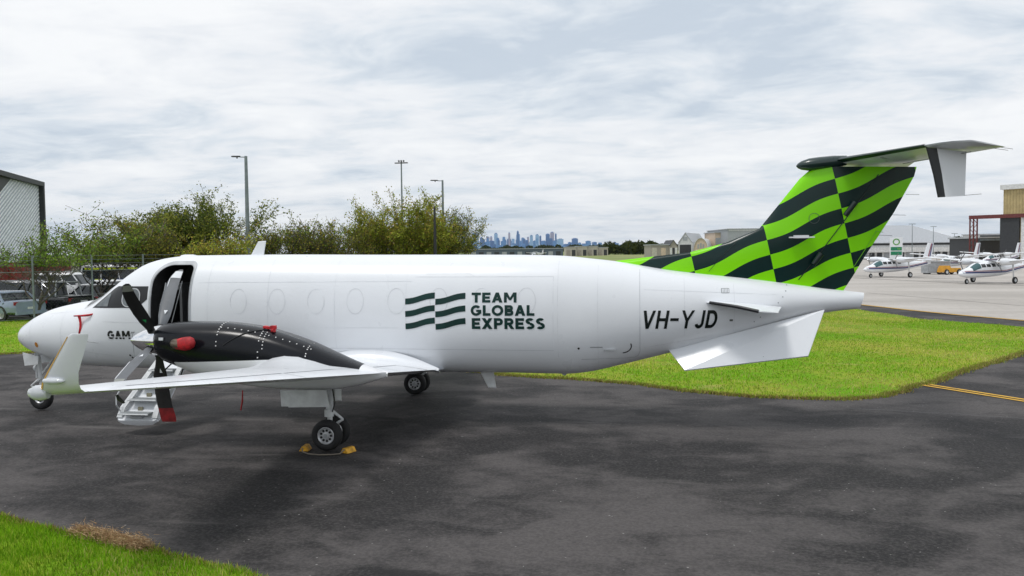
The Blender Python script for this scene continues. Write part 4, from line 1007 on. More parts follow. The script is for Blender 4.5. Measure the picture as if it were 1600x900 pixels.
# ------------------------------------------------------------------ poles and fence
POLE = mat('galvanised', (.22, .255, .27), .5, .3, var=.12); DARKP = mat('dark_pole', (.02, .021, .022), .6)
def lamp(px, depth, top_px, arm, label, w=.11, name='lamp_post', heads=1):
    b = ground_at(px, depth); H = z_at(px, top_px, depth); T = empty(name, b, 0, label, 'lamp post')
    mb = MB(); mb.tube([(0, 0, 0), (0, 0, .25), (0, 0, .26), (0, 0, H)], [w*1.6, w*1.6, w, w*.55], 12, True); mb.build('pole', POLE, T, 40)
    if heads == 1:
        mb = MB(); mb.tube([(0, 0, H-.06), (-arm*.45, -.07*arm, H-.05)], .03, 8); mb.build('arm', POLE, T)
        mb = MB(); mb.rings([[Vector((-arm*u, -.15*arm*u+v_*ww, H-.05+hh)) for v_, hh in ((-1, 0), (1, 0), (.8, .07), (-.8, .07))] for u, ww in ((.40, .06), (.52, .13), (.9, .12), (1.0, .05))], True); L = mb.build('lamp_head', DARKP, T)
        mb = MB(); mb.tube([(-arm*.62, -.09*arm, H-.05), (-arm*.62, -.09*arm, H-.14)], .04, 8); mb.build('sensor', DARKP, L)
    else:
        mb = MB(); mb.box((0, 0, H-.12), (1.7, .3, .12)); mb.build('crossbar', DARKP, T)
        for i in (-.7, 0, .7):
            mb = MB(); mb.box((i*.45, 0, H+.12), (.16, .2, .22), 0, 0, Matrix.Rotation(.4*i, 3, 'Y')); mb.build('floodlight', DARKP, T)
    return T
lamp(390, 51, 245, .85, 'tall grey lamp post beside the broad dark green tree', .16)
lamp(694, 68, 282, .95, 'slimmer grey lamp post in front of the olive tree with wispy twigs', .14)
lamp(630, 110, 254, 0, 'floodlight mast rising behind the tall yellow green tree', .16, 'floodlight_mast', 3)
b = ground_at(681, 60); mb = MB(); H = z_at(681, 322, 60); mb.tube([(0, 0, 0), (0, 0, H*.5), (0, 0, H*.97), (0, 0, H)], [.13, .12, .07, .02], 10); o = mb.build('dark_post', DARKP, None, 50); o.location = b; tag(o, 'plain black tapering post beside the slimmer lamp post', 'post')
FN = empty('wire_fence', ground_at(54, 40.3), 0, 'galvanised wire fence with tall posts in front of the parked cars', 'fence')
fo = FN.location
fp = [ground_at(px, d)-fo for px, d in ((-45, 38.4), (54, 40.3), (146, 42.6), (226, 45), (296, 47.6), (360, 50.5))]
for p in fp:
    mb = MB(); mb.tube([p, p+Vector((0, 0, 3.2))], .045, 8); mb.build('post', POLE, FN, 50)
for z_, rr in ((3.15, .008), (2.95, .008), (2.75, .008), (2.4, .014), (1.2, .006), (.15, .006)):
    mb = MB(); mb.tube([p+Vector((0, 0, z_)) for p in fp], rr, 5); mb.build('wire', POLE, FN)
mesh_mb = MB()
for a_, b_ in zip(fp[:-1], fp[1:]):
    L = (b_-a_).length; n = int(L/.16); d = (b_-a_)/L
    for i in range(-15, n):
        for sg in (1, -1):
            s0 = i*.16; e0 = s0+2.25
            u0, u1 = max(0, s0), min(L, e0)
            if u1 <= u0: continue
            z0_, z1_ = .15+(u0-s0), .15+(u1-s0)
            if sg < 0: z0_, z1_ = 2.55-z0_, 2.55-z1_
            p, q = a_+d*u0+Vector((0, 0, z0_)), a_+d*u1+Vector((0, 0, z1_)); t = Vector((0, 0, .0011))
            mesh_mb.add([p-t, q-t, q+t, p+t], [(0, 1, 2, 3)])
mesh_mb.build('chain_link', POLE, FN, kind='stuff')
FB = empty('boundary_fence', ground_at(380, 76), 0, 'dark brown boundary fence behind the row of small trees', 'fence'); fo = FB.location
q = [ground_at(px, d)-fo for px, d in ((330, 74), (380, 76), (470, 80), (560, 84), (650, 88), (745, 92))]
DB = mat('fence_brown', (.06, .048, .04), .8)
for a_, b_ in zip(q[:-1], q[1:]):
    d = b_-a_; mb = MB(); mb.box((a_+b_)/2+Vector((0, 0, 1.4)), (d.length-.1, .05, 2.8), math.atan2(d.y, d.x)); mb.build('panel', DB, FB); mb = MB(); mb.box(a_+Vector((0, 0, 1.5)), (.12, .12, 3.0)); mb.build('post', DB, FB)

# ------------------------------------------------------------------ parked cars
TAIL = mat('tail_light', (.28, .01, .015), .2); HEADL = mat('head_light', (.6, .62, .64), .1)
def car(name, label, cat, pos, rz, L, Wd, H, paint, style='suv', rack=False):
    T = empty(name, pos, rz, label, cat, 'cars parked behind the wire fence'); hw = Wd/2
    P = {'suv': dict(hood=.58, hoodL=.25, belt=.57, trunk=.0, roof0=.02, roof1=.62, ws=.76, tail=.57),
         'sedan': dict(hood=.60, hoodL=.26, belt=.60, trunk=.14, roof0=.26, roof1=.58, ws=.76, tail=.68),
         'ute': dict(hood=.60, hoodL=.24, belt=.57, trunk=.40, roof0=.43, roof1=.66, ws=.78, tail=.56),
         'van': dict(hood=.48, hoodL=.12, belt=.48, trunk=.0, roof0=.01, roof1=.80, ws=.90, tail=.48)}[style]
    x0 = -L/2; f = lambda u: x0+u*L; bz = H*P['belt']
    tab = pchip([(0, H*P['tail']*.93, hw*.86), (.015, H*P['tail'], hw*.93), (.08, max(bz, H*P['tail']), hw), (.5, bz, hw), (1-P['hoodL'], bz*1.0, hw), (.9, H*P['hood']*.95, hw*.97), (.985, H*P['hood']*.78, hw*.86), (1, H*P['hood']*.6, hw*.74)])
    mb = MB(); rg = []
    for u in np.linspace(0, 1, 26):
        zt, w_ = tab(u); zb = .2*H if .1 < u < .9 else .24*H; r_ = []
        for yy, zz_ in ((-.86, 0), (-.97, .12), (-1, .45), (-.985, .72), (-.93, .93), (-.80, 1.0), (0, 1.015), (.80, 1.0), (.93, .93), (.985, .72), (1, .45), (.97, .12), (.86, 0)): r_.append(Vector((f(u), yy*w_, zb+(zt-zb)*zz_)))
        rg.append(r_)
    mb.rings(rg, True); B = mb.build('body', paint, T, 40)
    # cabin: glass house, roof and pillars
    def cab(z, inset): return [(P['roof0']-.03*(1-z)*(1 if style != 'sedan' else 4.2) if style != 'ute' else P['roof0']-.02*(1-z)), P['roof1']+(P['ws']-P['roof1'])*(1-z)], hw*(.93-inset*z)
    rg = []
    for z in (0, .5, .9):
        (a_, b_), w_ = cab(z, .16); zz_ = bz*.97+(H-bz)*z; n = 8
        rg.append([Vector((f(a_), -w_*.9, zz_)), Vector((f(a_+.02), -w_, zz_)), Vector((f(b_-.03), -w_, zz_)), Vector((f(b_), -w_*.8, zz_)), Vector((f(b_), w_*.8, zz_)), Vector((f(b_-.03), w_, zz_)), Vector((f(a_+.02), w_, zz_)), Vector((f(a_), w_*.9, zz_))])
    mb = MB(); mb.rings(rg, True); mb.build('windows', GLASS, T, 30)
    rg2 = []
    for z, k in ((.84, 1.012), (.93, 1.0), (.985, .94), (1.0, .75)):
        (a_, b_), w_ = cab(z, .16); zz_ = bz*.97+(H-bz)*z; w_ *= k; c_ = (a_+b_)/2; a2, b2 = c_+(a_-c_)*k, c_+(b_-c_)*k
        rg2.append([Vector((f(a2), -w_*.9, zz_)), Vector((f(a2+.02), -w_, zz_)), Vector((f(b2-.03), -w_, zz_)), Vector((f(b2), -w_*.8, zz_)), Vector((f(b2), w_*.8, zz_)), Vector((f(b2-.03), w_, zz_)), Vector((f(a2+.02), w_, zz_)), Vector((f(a2), w_*.9, zz_))])
    mb = MB(); mb.rings(rg2, True); mb.build('roof', paint, T, 50)
    us = [0.0, .36, .68, 1.0] if style != 'ute' else [0.0, .5, 1.0]
    for s_ in (-1, 1):
        for k, u in enumerate(us):
            (a0, b0), w0 = cab(0, .16); (a1, b1), w1 = cab(.9, .16); p = Vector((f(a0+.02+(b0-.05-a0)*u), s_*w0*1.008, bz*.97)); q_ = Vector((f(a1+.02+(b1-.05-a1)*u), s_*w1*1.008, bz*.97+(H-bz)*.9))
            mb = MB(); mb.tube([p, q_], .04 if k not in (0,) else .07, 6); mb.build('pillar', paint, T)
        mb = MB(); mb.box((f(.006), s_*hw*.78, H*P['tail']*.86), (.05, hw*.32, .16)); mb.build('tail_light', TAIL, T)
        mb = MB(); mb.box((f(.975), s_*hw*.66, H*P['hood']*.68), (.10, hw*.34, .12)); mb.build('headlight', HEADL, T)
        mb = MB(); mb.box((f(.70), s_*(hw+.06), bz*1.02), (.12, .16, .12)); mb.build('mirror', paint, T)
    mb = MB(); mb.box((f(-.002), 0, H*.42), (.03, .40, .11)); mb.build('number_plate', WHITE2, T)
    mb = MB(); mb.box((f(.0), 0, H*.26), (.10, Wd*.86, .16)); mb.build('bumper', BLACK if style in ('ute', 'suv') else paint, T)
    rw = .36 if style != 'sedan' else .335
    for u in (.19, .81):
        for s_ in (-1, 1):
            t = MB(); h = MB(); wheel(t, h, (f(u), s_*(hw-.11), rw), rw, .22, rw*.66, 22); Tw = t.build('wheel', RUBBER, T, 40); h.build('rim', mat('alloy', (.45, .46, .48), .35, .6), Tw, 40)
            mb = MB(); mb.revolve([(-.004, rw*1.16), (.004, rw*1.16), (.004, rw*.9), (-.004, rw*.9)], (f(u), s_*(hw+.004), rw*1.03), 'Y', 22); mb.build('wheel_arch', BLACK, T)
    if style == 'ute':
        mb = MB(); zb = bz
        mb.box((f(.2), 0, zb+.005), (L*.36, Wd*.80, .02)); mb.build('tonneau', BLACK, T)
        for xx in (.385, .20):
            mb = MB(); mb.tube([(f(xx), -hw*.84, zb), (f(xx+.015), -hw*.72, H*.965), (f(xx+.015), hw*.72, H*.965), (f(xx), hw*.84, zb)], .04, 8); mb.build('sports_bar', CHROME if xx > .3 else STEEL, T, 60)
        for s_ in (-1, 1): mb = MB(); mb.tube([(f(.39), s_*hw*.76, H*.93), (f(.31), s_*hw*.80, H*.80), (f(.27), s_*hw*.84, zb)], .035, 8); mb.build('sports_bar', CHROME, T, 60)
    if rack:
        for s_ in (-1, 1): mb = MB(); mb.tube([(f(.12), s_*hw*.62, H+.06), (f(.6), s_*hw*.62, H+.06)], .025, 6); mb.build('roof_rail', STEEL, T)
    return T
away = R(167)
SILV = mat('paint_silver_blue', (.26, .32, .41), .25, .2, var=.05, coat=.4); CBLK = mat('paint_black', (.008, .009, .011), .22, coat=.3); CGRY = mat('paint_grey', (.06, .065, .075), .28, .2, coat=.3); CWHT = mat('paint_white', (.72, .73, .74), .3, coat=.3)
fw = Vector((math.cos(away), math.sin(away), 0))
def cpos(px, depth, ahead, z=.032): p = ground_at(px, depth, z)+fw*ahead; p.z = z; return p
car('parked_car', 'silver blue hatchback seen from behind beside the small light green tree', 'car', cpos(46, 41.2, 2.2), away, 4.7, 1.9, 1.45, SILV, 'sedan')
car('parked_ute', 'black pickup with chrome sports bars next to the silver hatchback', 'pickup', cpos(131, 43.6, 2.6), away, 5.3, 1.9, 1.82, CBLK, 'ute')
car('parked_car', 'dark grey wagon behind the silver hatchback', 'car', ground_at(48, 54, .032), R(12), 4.6, 1.84, 1.62, CGRY, 'suv')
car('parked_car', 'white four wheel drive with dark windows behind the black pickup', 'car', ground_at(112, 60, .032), R(8), 4.9, 1.95, 1.95, CWHT, 'suv', True)
car('parked_car', 'white sedan in front of the yellow striped van', 'car', ground_at(176, 58, .032), R(-25), 4.6, 1.82, 1.46, CWHT, 'sedan')
car('parked_car', 'black hatchback between the black pickup and the aircraft nose', 'car', cpos(192, 49, 2.2), away, 4.2, 1.8, 1.45, CBLK, 'sedan')
VN = car('parked_van', 'white van with fluorescent yellow band behind the white sedan', 'van', ground_at(186, 72, .032), R(10), 5.6, 2.0, 2.35, CWHT, 'van')
FLU = mat('fluoro_yellow', (.62, .75, .02), .5); BLU = mat('band_blue', (.02, .05, .22), .5)
for i in range(8):
    for s_ in (-1, 1): mb = MB(); mb.box((-2.5+.62*i, s_*1.008, .98+.0), (.60, .012, .30)); mb.build('side_band', FLU if i % 2 == 0 else BLU, VN)
for s_ in (-1, 1): mb = MB(); mb.box((-.2, s_*.93, 2.0), (4.4, .02, .16)); mb.build('side_band', FLU, VN)

# ------------------------------------------------------------------ buildings on the left
def wallbox(name, pts, h, m, parent, z0=0.0):
    "closed prism over a ground outline"
    mb = MB(); mb.prism([(p[0], p[1]) for p in pts], z0, h, 'Z'); return mb.build(name, m, parent)
REDB = mat('container_red', (.27, .045, .03), .6, var=.2)
for k, (pa, da, pb, db, lab) in enumerate(((-70, 70, 14, 74, 'rust red shipping container at the far end of the car park'), (27, 74, 112, 82, 'rust red shipping container behind the white four wheel drive'))):
    a_, b_ = ground_at(pa, da), ground_at(pb, db); d = (b_-a_).normalized(); n_ = Vector((-d.y, d.x, 0))*2.4; T = empty('shipping_container', a_, 0, lab, 'container', 'red containers in the car park')
    wallbox('body', [Vector(), b_-a_, b_-a_+n_, n_], 2.6, REDB, T); L = (b_-a_).length
    for i in range(13): mb = MB(); mb.box((b_-a_)/2-n_.normalized()*.02+Vector((0, 0, .16+.19*i)), (L-.3, .04, .09), math.atan2(d.y, d.x)); mb.build('rib', REDB, T)
CREAM = mat('cream_wall', (.52, .49, .42), .7); GREYW = mat('grey_sheet', (.36, .38, .40), .6); DKW = mat('charcoal_sheet', (.035, .038, .043), .6); WHT = mat('white_wall', (.66, .67, .67), .6); ROOFG = mat('roof_grey', (.42, .44, .46), .55)
a_, b_ = ground_at(120, 112), ground_at(345, 128); T = empty('low_building', a_, 0, 'long low cream building behind the trees and parked cars', 'building'); d = (b_-a_).normalized(); n_ = Vector((-d.y, d.x, 0))*8
wallbox('wall', [Vector(), b_-a_, b_-a_+n_, n_], 3.0, CREAM, T); wallbox('roof', [-n_*.04, b_-a_-n_*.04, b_-a_+n_*1.04, n_*1.04], 3.25, ROOFG, T, 3.002)
for i in range(12): mb = MB(); mb.box((b_-a_)*((i+.5)/12)-n_*.004+Vector((0, 0, 1.7)), (1.0, .06, 1.1), math.atan2(d.y, d.x)); mb.build('window', GLASS, T)
# clad building at the left edge
a_, b_ = ground_at(-90, 79), ground_at(66, 110); T = empty('clad_building', a_, 0, 'tall building with slanted silver cladding and black edges', 'building'); d = (b_-a_).normalized(); L = (b_-a_).length; n_ = Vector((-d.y, d.x, 0)); HB = 12.4; ang = math.atan2(d.y, d.x)
wallbox('wall', [Vector(), b_-a_, b_-a_+n_*18, n_*18], HB, mat('clad_blue_grey', (.40, .44, .50), .5), T)
mb = MB(); mb.box(d*(L/2)-n_*.15+Vector((0, 0, HB+.1)), (L+.8, .9, .55), ang); mb.build('roof_edge', DKW, T); mb = MB(); mb.box(d*(L+.1)-n_*.15+Vector((0, 0, HB/2)), (.5, .9, HB), ang); mb.build('corner_trim', DKW, T)
SLV = mat('rib_silver', (.82, .84, .86), .45)
uT = (ground_at(16, 98.8)-a_).dot(d); SL = 2.1; uB = uT-SL*(HB-.2)
for i in range(48):
    u0 = uB+.4+i*1.05; zz1 = HB-.2
    if u0 >= L-.4: break
    u1 = u0+zz1*SL
    if u1 > L-.3: zz1 = (L-.3-u0)/SL; u1 = L-.3
    v0, v1 = d*u0, d*u1+Vector((0, 0, zz1)); t_ = d*.19; o_ = -n_*.07
    mb = MB(); mb.add([v0-t_, v0+t_, v1+t_, v1-t_, v0+o_-t_*.5, v0+o_+t_*.5, v1+o_+t_*.5, v1+o_-t_*.5], [(0, 1, 2, 3), (4, 5, 6, 7), (0, 1, 5, 4), (2, 3, 7, 6), (1, 2, 6, 5), (0, 3, 7, 4)]); mb.build('cladding_rib', SLV, T)
v = [d*(uB-30), d*uB, d*uT+Vector((0, 0, HB-.2)), d*(uB-30)+Vector((0, 0, HB-.2))]; mb = MB(); mb.add([p-n_*.10 for p in v]+[p-n_*.01 for p in v], [(0, 1, 2, 3), (7, 6, 5, 4), (0, 4, 5, 1), (1, 5, 6, 2), (2, 6, 7, 3), (3, 7, 4, 0)]); mb.build('dark_panel', DKW, T)

# ------------------------------------------------------------------ hangars and sheds across the field
def gable(name, label, px0, px1, depth, eave, ridge, length, m_wall, m_roof, door=None, turn=0.0, group=None, cat='hangar', arch=False):
    a_, b_ = ground_at(px0, depth), ground_at(px1, depth); Wd = (b_-a_).length; c = (a_+b_)/2; T = empty(name, c, math.atan2((b_-a_).y, (b_-a_).x)+turn, label, cat, group); hw = Wd/2
    if arch: prof = [(-hw, 0)]+[(-hw*math.cos(t), eave+(ridge-eave)*math.sin(t)) for t in np.linspace(0, math.pi, 15)]+[(hw, 0)]
    else: prof = [(-hw, 0), (-hw, eave), (0, ridge), (hw, eave), (hw, 0)]
    mb = MB(); mb.prism(prof, 0, length, 'Y'); mb.build('wall', m_wall, T)
    mb = MB(); top = prof[1:-1]; up_ = [(p[0]*1.04, p[1]+.12) for p in top]; n = len(top)
    vv = [(p[0], -.3, p[1]+.02) for p in top]+[(p[0], length+.3, p[1]+.02) for p in top]+[(p[0], -.3, p[1]) for p in up_]+[(p[0], length+.3, p[1]) for p in up_]; ff = []
    for i in range(n-1): ff += [(i, i+1, n+i+1, n+i), (2*n+i, 2*n+i+1, 3*n+i+1, 3*n+i), (i, i+1, 2*n+i+1, 2*n+i), (n+i, n+i+1, 3*n+i+1, 3*n+i)]
    ff += [(0, n, 3*n, 2*n), (n-1, 2*n-1, 4*n-1, 3*n-1)]
    mb.add(vv, ff); mb.build('roof', m_roof, T)
    for (dx, dw, dz0, dz1, dm) in (door or []):
        mb = MB(); mb.box((dx*hw, -.05, (dz0+dz1)/2), (dw*hw, .12, dz1-dz0)); mb.build('door' if dz0 < .1 else 'window', dm, T)
    return T
def boxb(name, label, px0, px1, depth, h, deep, m, feats=(), cat='building', roof=None, group=None, z0=0.0):
    a_, b_ = ground_at(px0, depth), ground_at(px1, depth); Wd = (b_-a_).length; T = empty(name, a_, math.atan2((b_-a_).y, (b_-a_).x), label, cat, group)
    mb = MB(); mb.prism([(0, 0), (Wd, 0), (Wd, deep), (0, deep)], z0, h, 'Z'); mb.build('wall', m, T)
    mb = MB(); mb.prism([(-.3, -.3), (Wd+.3, -.3), (Wd+.3, deep+.3), (-.3, deep+.3)], h+.003, h+.3, 'Z'); mb.build('roof', roof or ROOFG, T)
    for (u0, u1, f0, f1, fm, nm_) in feats: mb = MB(); mb.box((Wd*(u0+u1)/2, -.05, (f0+f1)/2), (Wd*(u1-u0), .12, f1-f0)); mb.build(nm_, fm, T)
    return T
PEACH = mat('peach_wall', (.62, .50, .38), .7); TAUPE = mat('taupe_wall', (.36, .33, .29), .7); BLUEG = mat('blue_grey_wall', (.10, .13, .17), .6)
boxb('field_shed', 'taupe shed with pale doors left of the gabled hangar', 1017, 1046, 282, 4.4, 14, TAUPE, [(.04, .32, 0, 3.6, CREAM, 'door'), (.55, .8, 0, 3.5, PEACH, 'door')], 'shed')
gable('field_shed', 'small grey gabled shed with white doors beside the taupe shed', 1046, 1059, 281, 4.0, 6.0, 14, TAUPE, DKW, [(-.6, .5, 0, 3.5, WHT), (.0, .5, 0, 3.5, DKW), (.6, .55, 0, 3.5, WHT)], 0, None, 'shed')
gable('gable_hangar', 'white gabled hangar with dark doorway and grey vent', 1060, 1082, 300, 5.2, 8.8, 30, WHT, ROOFG, [(0, 1.6, 0, 4.6, DKW), (-.02, .62, 6.0, 7.4, GREYW)], -.38)
gable('arch_hangar', 'white arched hangar with peach front and small windows', 1084, 1106, 284, 2.2, 6.6, 30, PEACH, WHT, [(0, .24, 3.4, 5.0, GREYW), (-.36, .2, 3.2, 4.6, GREYW), (.36, .2, 3.2, 4.6, GREYW), (0, 1.4, 0, 2.6, WHT)], -.3, None, 'hangar', True)
boxb('peach_building', 'peach walled building with grey windows beside the arched hangar', 1117, 1136, 300, 8.7, 16, PEACH, [(.06, .46, 4.6, 6.9, GREYW, 'window'), (.54, .95, 4.6, 6.9, GREYW, 'window')])
boxb('grey_hangar', 'large grey sheet metal hangar behind the green dorsal fin', 1137, 1215, 290, 9.6, 30, GREYW, [(.02, .98, 9.1, 9.5, WHT, 'fascia')], 'hangar')
a_, b_ = ground_at(1340, 228), ground_at(1512, 236); T = empty('white_hangar', a_, math.atan2((b_-a_).y, (b_-a_).x), 'wide white hangar with big pale sloping roof behind the light aircraft', 'hangar'); Wd = (b_-a_).length
mb = MB(); mb.prism([(0, 0), (Wd, 0), (Wd, 34), (0, 34)], 0, 4.1, 'Z'); mb.build('wall', WHT, T)
mb = MB(); mb.add([(0, -.6, 4.15), (Wd+.5, -.6, 4.15), (Wd-5.5, 16, 9.3), (0, 16, 9.3), (Wd+.5, 34.6, 4.15), (0, 34.6, 4.15), (0, -.6, 4.0), (Wd+.5, -.6, 4.0), (Wd+.5, 34.6, 4.0), (0, 34.6, 4.0)], [(0, 1, 2, 3), (1, 4, 2), (4, 5, 3, 2), (5, 0, 3), (0, 6, 7, 1), (1, 7, 8, 4), (4, 8, 9, 5), (5, 9, 6, 0), (6, 9, 8, 7)]); mb.build('roof', mat('roof_pale', (.40, .42, .445), .55), T)
for (u0, u1, z0, z1, m, nm_) in ((.0, 1.0, 3.45, 3.95, DKW, 'clerestory'), (.05, .98, 1.55, 2.9, mat('awning', (.7, .7, .69), .5), 'awning')):
    mb = MB(); mb.box((Wd*(u0+u1)/2, -.4 if nm_ == 'awning' else -.06, (z0+z1)/2), (Wd*(u1-u0), .9 if nm_ == 'awning' else .12, z1-z0)); mb.build(nm_, m, T)
for i in range(14): mb = MB(); mb.box((Wd*(.06+i*.066), -.07, .75), (1.5, .12, 1.4)); mb.build('window', DKW if i % 3 else GREYW, T)
boxb('dark_workshop', 'low charcoal workshop left of the tall yellow topped hangar', 1531, 1562, 172, 4.6, 12, DKW, [(.0, 1.0, 4.1, 4.5, mat('fascia_blue', (.22, .26, .30), .5), 'fascia')])
boxb('glass_office', 'distant office with dark window band above the workshop roof', 1531, 1562, 260, 6.4, 10, WHT, [(.0, 1.0, 4.2, 6.2, GLASS, 'window')])
# tall hangar with red gantry
a_, b_ = ground_at(1561, 160), ground_at(1668, 150); T = empty('tall_hangar', a_, math.atan2((b_-a_).y, (b_-a_).x), 'tall hangar with yellowed upper wall and charcoal sliding door', 'hangar'); Wd = (b_-a_).length; zt = z_at(1566, 297, 160); zm = z_at(1562, 341, 160)
mb = MB(); mb.prism([(.4, .5), (Wd, .5), (Wd, 26), (.4, 26)], 0, zt, 'Z'); mb.build('wall', mat('yellowed_sheet', (.50, .40, .20), .7, var=.15, nscale=.6), T)
mb = MB(); mb.prism([(0, 0), (Wd, 0), (Wd, 27), (0, 27)], zt+.003, zt+.9, 'Z'); mb.build('roof', WHT, T)
for i in range(26): mb = MB(); mb.box((.5+i*.55, .46, (zm+zt)/2), (.10, .08, zt-zm-.3)); mb.build('wall_rib', mat('rib_yellow', (.44, .35, .18), .7), T)
mb = MB(); mb.box((1.8, .2, zm/2), (3.5, .3, zm)); mb.build('sliding_door', DKW, T); mb = MB(); mb.box((Wd/2+1.9, .2, zm/2), (Wd-3.9, .25, zm)); mb.build('sliding_door', WHT, T)
REDM = mat('gantry_red', (.14, .03, .03), .6)
mb = MB(); mb.box((Wd/2-2.8, -.05, zm+.35), (Wd+5.8, .5, .7)); mb.build('gantry_beam', REDM, T)
for xx in (-5.6, -4.9, -4.2):
    mb = MB(); mb.box((xx, -.05, zm/2), (.16, .3, zm)); mb.build('gantry_leg', REDM, T)
for i in range(9):
    for x0_, x1_ in ((-5.6, -4.9), (-4.9, -4.2)): mb = MB(); z_ = zm*i/9; mb.tube([(x0_, -.05, z_), (x1_, -.05, z_+zm/9)] if i % 2 else [(x1_, -.05, z_), (x0_, -.05, z_+zm/9)], .06, 5); mb.build('gantry_brace', REDM, T)
# fuel sign
b_ = ground_at(1400, 190); T = empty('fuel_sign', b_, -.12, 'white fuel sign with green round emblem and two green panels', 'sign'); GRN = mat('sign_green', (.01, .22, .10), .5); hs = z_at(1400, 371, 190)
mb = MB(); mb.box((0, 0, hs/2), (2.6, .5, hs)); mb.build('board', WHITE, T)
for k in range(18):
    a = 2*math.pi*k/18; mb = MB(); mb.box((.62*math.cos(a), -.27, hs-1.0+.62*math.sin(a)), (.24, .04, .26), rot=Matrix.Rotation(-a, 3, 'Y')); mb.build('emblem_petal', GRN if k % 2 else mat('sign_lime', (.25, .55, .06), .5), T)
for z_ in (hs-2.55, hs-3.55): mb = MB(); mb.box((0, -.26, z_), (2.3, .06, .8)); mb.build('sign_panel', GRN, T)
text_poly('bp', .25, .85, hs-2.8, hs-2.3, 'sign_text', mat('sign_lime', (.25, .55, .06), .5), .01, 0, 0, T, lambda x_, z_, o_: -.30)
for px, tp_, d_ in ((1425, 350, 205), (1458, 354, 215), (1491, 365, 222)):
    b_ = ground_at(px, d_); H = z_at(px, tp_, d_); T = empty('apron_light', b_, 0, 'thin light pole standing before the wide white hangar', 'light pole', 'light poles before the white hangar'); mb = MB(); mb.tube([(0, 0, 0), (0, 0, H)], [.11, .06], 8); mb.build('pole', POLE, T); mb = MB(); mb.box((0, 0, H), (1.5, .2, .12)); mb.build('crossbar', POLE, T)
# far row seen over the fuselage
boxb('long_terminal', 'long low dark fronted building below the distant skyline', 735, 880, 420, 3.9, 18, BLUEG, [(i*.083+.01, i*.083+.06, .3, 2.6, DKW if i % 2 else GREYW, 'door') for i in range(12)], roof=ROOFG)
for i, (p0, p1, h) in enumerate(((884, 901, 4.6), (902, 918, 4.9), (919, 934, 4.9), (935, 950, 4.2))):
    boxb('row_hangar', 'cream hangar unit in the row under the skyline', p0, p1, 440+i*8, h, 14, CREAM, [(.1, .42, 0, 3.2, TAUPE, 'door'), (.56, .9, 0, 3.2, DKW, 'door')], 'hangar', group='cream hangar units in a row')
def far_trees(name, px0, px1, depth, hmin, hmax, n, label, seed):
    g = np.random.default_rng(seed); Vs = []; c = []
    for k in range(n):
        p = ground_at(g.uniform(px0, px1), depth*g.uniform(.96, 1.06)); h = g.uniform(hmin, hmax); m = 260
        u = g.normal(0, 1, (m, 3)); u /= np.linalg.norm(u, axis=1)[:, None]; q = u*g.uniform(.5, 1, (m, 1))**.5*np.array([h*.55, h*.55, h*.45])+np.array([p.x, p.y, h*.52]); q[:, 2] = np.maximum(q[:, 2], .2)
        A = g.normal(0, 1, (m, 3))*h*.10; B = g.normal(0, 1, (m, 3))*h*.10; Vs.append(np.stack([q-A, q+B, q+A], 1).reshape(-1, 3)); c.append(np.array(DK)[g.integers(0, 4, m)]*.7*g.uniform(.7, 1.2, (m, 1)))
    V = np.concatenate(Vs); o = link(name, fast_mesh(name, V, np.arange(len(V)).reshape(-1, 3), np.concatenate(c), LEAF), None, 'stuff'); tag(o, label, 'trees')
far_trees('far_wood', 945, 1025, 520, 5, 8.5, 26, 'dark clump of far trees right of the cream hangars', 3); far_trees('far_wood', 690, 1230, 1500, 8, 13, 150, 'thin dark line of trees at the foot of the city', 4); far_trees('far_wood', 1330, 1600, 420, 5, 8, 30, 'dark trees behind the wide white hangar', 5)

